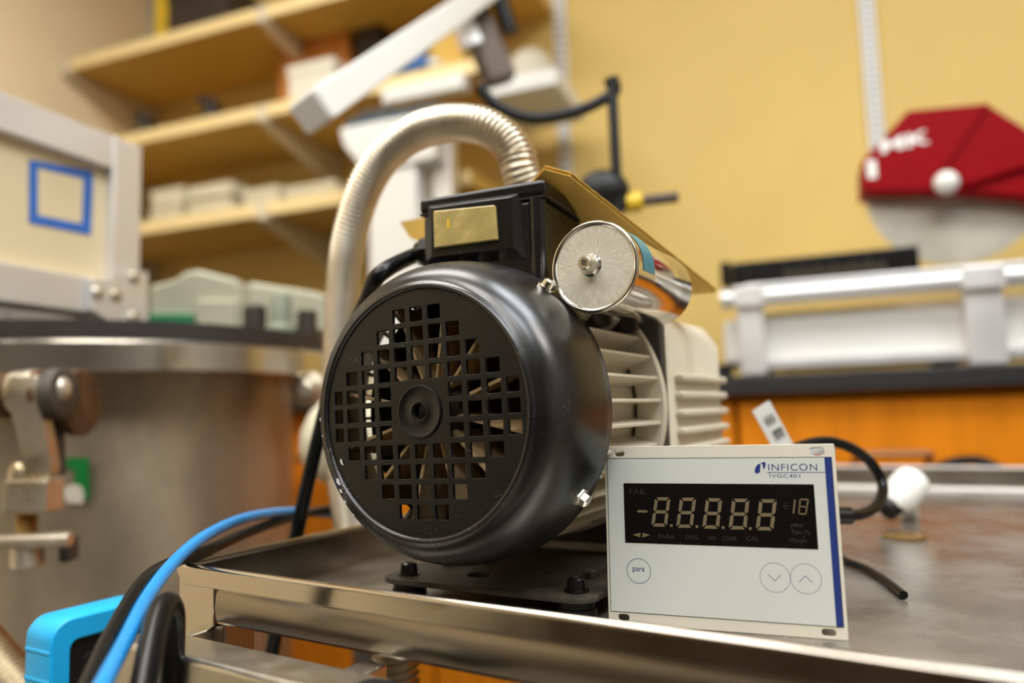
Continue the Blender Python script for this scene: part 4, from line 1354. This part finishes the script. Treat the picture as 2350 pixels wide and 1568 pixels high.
b.build('emblem', 'navy_print', lab, smooth=0)


def ring_button(x, y, r_px, material, lw=.00026):
    c = g(x, y)
    r_ = r_px * .0000795
    n = 72
    b = MB(GM)
    for i in range(n):
        a = 2 * PI * i / n
        for rr in (r_ - lw / 2, r_ + lw / 2):
            b.v.append(Vector((c.x + math.cos(a) * rr, c.y + math.sin(a) * rr, ZL)))
    for i in range(n):
        j = (i + 1) % n
        b.f.append([2 * i, 2 * i + 1, 2 * j + 1, 2 * j])
    return b.build('button', material, lab, smooth=0)


bt = ring_button(335, 984, 93, 'navy_print', .0003)
print_text('para', (291, 998), (377, 962), ZL, 'navy_print', lab, off=.004)
for (x, y), ch in (((1325, 1033), ((1275, 1009), (1325, 1057), (1370, 1012))), ((1548, 1042), ((1498, 1066), (1545, 1021), (1596, 1070)))):
    ring_button(x, y, 104, 'button_line')
    p = [g(*k) for k in ch]
    b = MB(GM)
    for a, c in ((p[0], p[1]), (p[1], p[2])):
        d = (c - a).normalized()
        nn = Vector((-d.y, d.x, 0)) * .00018
        b.add([(q.x, q.y, ZL) for q in (a - nn, c - nn, c + nn, a + nn)], [(0, 1, 2, 3)])
    b.build('chevron', 'button_line', lab, smooth=0)
# red wear at the slots
b = MB(GM)
for x, y, w in ((1640, 152, 40), (232, 1346, 34), (268, 1305, 8)):
    c = g(x, y)
    b.add([(c.x - w * .00004, c.y - .0002, .00008), (c.x + w * .00004, c.y - .0002, .00008), (c.x + w * .00004, c.y + .0002, .00008), (c.x - w * .00004, c.y + .0002, .00008)], [(0, 1, 2, 3)])
b.build('red_wear', 'red_mark', t, smooth=0, kind='stuff')
MB(GM).box((ox0 + .042, oy0 + .003, -.06), (ox1 - .004, oy1 - .004, -.0028)).build('housing', 'panel_cream', t, bevel=.001)
MB(GM).box((ox0 + .05, oy0 + .02, -.068), (ox0 + .08, oy0 + .04, -.06)).build('rear_socket', 'black_plastic', t, bevel=.001)

# ================================================================== CABLES, METER, SMALL THINGS ON THE TRAY
cable('blue_cable', [(215, 1620, .315), (238, 1568, .33), (288, 1470, .375), (340, 1368, .425), (402, 1288, .475), (472, 1230, .53), (560, 1190, .60), (660, 1175, .685), (740, 1178, .745), (830, 1184, .79), (900, 1192, .83)], .0042, 'blue_cable', 'bright blue cable arching from the lower left to behind the pump', 'cable')
cable('black_cable', [(180, 1620, .325), (206, 1568, .34), (258, 1452, .385), (330, 1335, .44), (400, 1290, .492), (480, 1262, .545), (560, 1226, .612), (660, 1190, .68), (740, 1172, .735), (830, 1160, .78), (900, 1156, .82)], .0043, 'black_cable', 'black cable running alongside the blue cable', 'cable')
bc_ = [o for o in COL.objects if o.name == 'black_cable'][0]
pts = spline([at_d(*q) for q in [(400, 1290, .492), (480, 1262, .545), (560, 1226, .612), (640, 1196, .665)]], 60)
b = MB()
for i in range(6, len(pts) - 8):
    if random.random() < .42: continue
    q = pts[i]
    d = (pts[i + 1] - q)
    v = (EYE - q).normalized()
    sd_ = d.cross(v).normalized()
    nn = (v + sd_ * .25).normalized()
    c = q + nn * .00436
    L_, h_ = d * random.uniform(.36, .47), sd_ * random.uniform(.0008, .0013)
    b.add([c - L_ - h_, c + L_ - h_, c + L_ + h_, c - L_ + h_], [(0, 1, 2, 3)])
b.build('printing', 'white_mark', bc_, smooth=0, kind='stuff')
cable('black_cable', [(318, 1640, .335), (338, 1530, .36), (358, 1440, .385), (374, 1396, .40), (388, 1388, .408), (396, 1410, .414), (397, 1440, .418), (396, 1500, .42), (394, 1600, .42)], .0066, 'black_cable', 'thick black cable bent into a tight loop over the steel bar', 'cable')
pc = [(905, 592, None), (872, 630, .55), (842, 690, .575), (800, 780, .60), (764, 880, .622), (736, 985, .635), (706, 1110, .64), (680, 1230, .645), (652, 1360, .65), (626, 1490, .655), (606, 1620, .66)]
pts = [glw + Vector((.012, -.003, 0)), glw + Vector((-.004, .004, -.0006))] + [at_d(*q) for q in pc[1:]]
o = MB().tube(spline(pts, 14), .0062, 14).build('power_cord', 'black_cable', smooth=60)
setp(o, 'thick black power cord from the terminal box down past the tray edge', 'cord')

# cyan meter at the left, hanging beside the cart
K = 1.222
t = thing('handheld_meter', 'black handheld meter in a cyan rubber holster, lower left', 'meter', T, (-.58, .35, zbar - .13))
MT = .0285 * K
mu = -.463 * K
mzt = at_d(145, 1420, .55).z
mv0, mv1, mz0 = .252 * K, .319 * K, mzt - .15
FM = T @ Matrix(((0, 0, 1, mu), (1, 0, 0, 0), (0, 1, 0, 0), (0, 0, 0, 1)))     # x: along v, y: up, z: out of the face
me = plate2d(rrect((mv0 + mv1) / 2, (mz0 + mzt) / 2, mv1 - mv0, mzt - mz0, .0135, 8), [rrect((mv0 + mv1) / 2, (mz0 + mzt) / 2 - .001, mv1 - mv0 - .022, mzt - mz0 - .025, .008, 5)], MT, .0016)
hol = MB(FM).mesh(me, ID).build('holster', 'cyan_rubber', t, smooth=50)
MB(FM).prism([Vector((x, y, -.03)) for x, y in rrect((mv0 + mv1) / 2, (mz0 + mzt) / 2 - .001, mv1 - mv0 - .0225, mzt - mz0 - .0255, .008, 5)], (0, 0, .026)).build('meter_body', 'black_rubber', t, bevel=.002)
MB(FM).prism([Vector((x, y, -.0042)) for x, y in rrect((mv0 + mv1) / 2 + .005, (mz0 + mzt) / 2 - .01, mv1 - mv0 - .036, mzt - mz0 - .034, .007, 5)], (0, 0, .0012)).build('face_plate', 'black_rubber', t, bevel=.0006)
for k in range(6):
    z = mzt - .0205 - k * .0205
    MB(FM).cyl((mv0 + .0004, z, -MT + .0014), (mv0 + .0004, z, -.0014), .0028, 12).build('grip_rib', 'cyan_rubber', hol)
MB(T).box((mu - MT - .004, mv0 - .002, mz0 - .0045), (UL + .001, mv1 + .004, mz0 - .0005)).build('meter_ledge', 'steel_satin', cart, bevel=.001)
MB(T).box((UL - .004, mv1 - .03, mz0 - .004), (UL - .0005, mv1 + .004, FL - .06)).build('ledge_bracket', 'steel_satin', cart, bevel=.001)

# bellows under the tray, black dome in front
bp0, bp1 = at_d(908, 1470, .60), at_d(908, 1640, .60)
pts = [bp0.lerp(bp1, i / 120) for i in range(121)]
pts = [Vector((bp0.x, bp0.y, bp0.z + .02 - i * .0008)) for i in range(200)]
o = MB().tube(pts, .0195, 28, rfun=lambda i: .0172 + .0026 * math.cos(2 * PI * i / 8)).build('bellows_hose', 'hose_steel', smooth=80)
setp(o, 'short ribbed steel hose hanging under the tray rail', 'hose')
a0, a1 = at_d(-60, 1470, .62), at_d(85, 1640, .60)
pts = [a0.lerp(a1, i / 160) for i in range(161)]
o = MB().tube(pts, .02, 24, rfun=lambda i: .0185 + .002 * math.cos(2 * PI * i / 8)).build('bellows_hose', 'hose_steel', smooth=80)
setp(o, 'ribbed steel hose crossing the bottom left picture corner', 'hose')

# barcode tag standing behind the gauge
D = .66
def bt_(px, py, off=0): return at_d(px, py, D - off)
t = thing('barcode_tag', 'white plastic cable tag with two dark barcodes, behind the gauge', 'tag', ID, bt_(1800, 1100))
pl = [(1727, 944), (1766, 920), (1822, 1022), (1915, 1026), (1915, 1130), (1830, 1130)]
MB().prism([bt_(*q) for q in pl], FW * .0012).build('strip', 'white_plastic', t)
b = MB()
for cx_, cy_ in ((1767, 964), (1787, 995)):
    for k in range(-3, 4):
        for sgn, w in ((0, random.uniform(1.1, 2.2)),):
            ax_, ay_ = .84 * k * 4.2, -.5 * k * 4.2
            ax_, ay_ = k * 3.6 * .45, k * 3.6 * .84
            p0_ = (cx_ + ax_ - 11, cy_ + ay_ + 6.5)
            p1_ = (cx_ + ax_ + 11, cy_ + ay_ - 6.5)
            hw = w * .5
            b.add([bt_(p0_[0] - .45 * hw, p0_[1] - .84 * hw, .0008), bt_(p1_[0] - .45 * hw, p1_[1] - .84 * hw, .0008), bt_(p1_[0] + .45 * hw, p1_[1] + .84 * hw, .0008), bt_(p0_[0] + .45 * hw, p0_[1] + .84 * hw, .0008)], [(0, 1, 2, 3)])
b.build('barcode', 'line_black', t, smooth=0, kind='stuff')

# looped lead behind the gauge
cable('lead_and_shadow', [(1790, 1075, .62), (1815, 1040, .63), (1850, 1020, .64), (1905, 1014, .65), (1960, 1032, .66), (2005, 1070, .665), (2026, 1115, .66), (2016, 1155, .64), (1985, 1178, .62), (1945, 1184, .605), (1900, 1185, .60)], .0046, 'black_cable', 'black lead looping up behind the right edge of the gauge', 'cable')
a, c = at_d(1930, 1184, .60), at_d(1956, 1184, .605)
o = MB().cyl(at_d(1880, 1183, .60), at_d(1952, 1184, .605), .0072, 20).build('lead_plug', 'black_plastic', bevel=.001)
setp(o, 'black plug on the looped lead beside the gauge edge', 'plug')
c = at_plane(2330, 1190, T, 2, FL + .006)
cable('lead_and_shadow', [(2130, 1085, 1.14), (2185, 1062, 1.12), (2245, 1058, 1.10), (2300, 1080, 1.07), (2350, 1112, 1.04), (2420, 1150, 1.0)], .0075, 'black_cable', 'black lead arching over the rear rim at the right picture edge', 'cable')
pts = [at_plane(x, y, T, 2, FL + .0032) for x, y in ((1900, 1262), (1945, 1288), (1990, 1306), (2035, 1334), (2074, 1366))]
o = MB(T).tube(spline(pts, 10), .0028, 12).build('lead_and_shadow', 'black_cable', smooth=60)  # dark tube put where the tray only shows a soft shadow
setp(o, 'thin dark strip in place of a soft shadow on the tray right of the gauge', 'cable')

# white fitting lying on the tray, brass disc
bs = at_plane(2062, 1190, T, 2, FL)
d0 = (bs - T.inverted() @ EYE)
t = thing('plastic_fitting', 'white plastic fitting with a black stub, leaning on the tray floor', 'fitting', T, bs)
dd = .80
MB().tube([at_d(2052, 1158, dd), at_d(2060, 1146, dd), at_d(2088, 1112, dd + .01), at_d(2100, 1098, dd + .012), at_d(2106, 1090, dd + .014)], .02, 24, rfun=lambda i: (.014, .0185, .019, .017, .008)[i]).build('body', 'white_plastic', t, smooth=60)
MB().cyl(at_d(2030, 1172, dd - .004), at_d(2054, 1154, dd), .0125, 20).build('stub', 'black_rubber', t, bevel=.002)
MB().cyl(at_d(2082, 1120, dd + .01), Vector(T @ Vector((bs.x + .01, bs.y + .02, FL + .0003))), .012, 20, .009).build('spigot', 'white_plastic', t)
c = at_plane(2076, 1234, T, 2, FL)
o = MB(T).lathe((c.x, c.y, FL + .0002), (0, 0, 1), [(0, .009), (0, .019), (.0022, .019), (.0028, .018), (.0028, .0095)], 40, closed=True).build('brass_ring', 'brass', smooth=40)
setp(o, 'flat brass ring lying on the tray in front of the white fitting', 'ring')
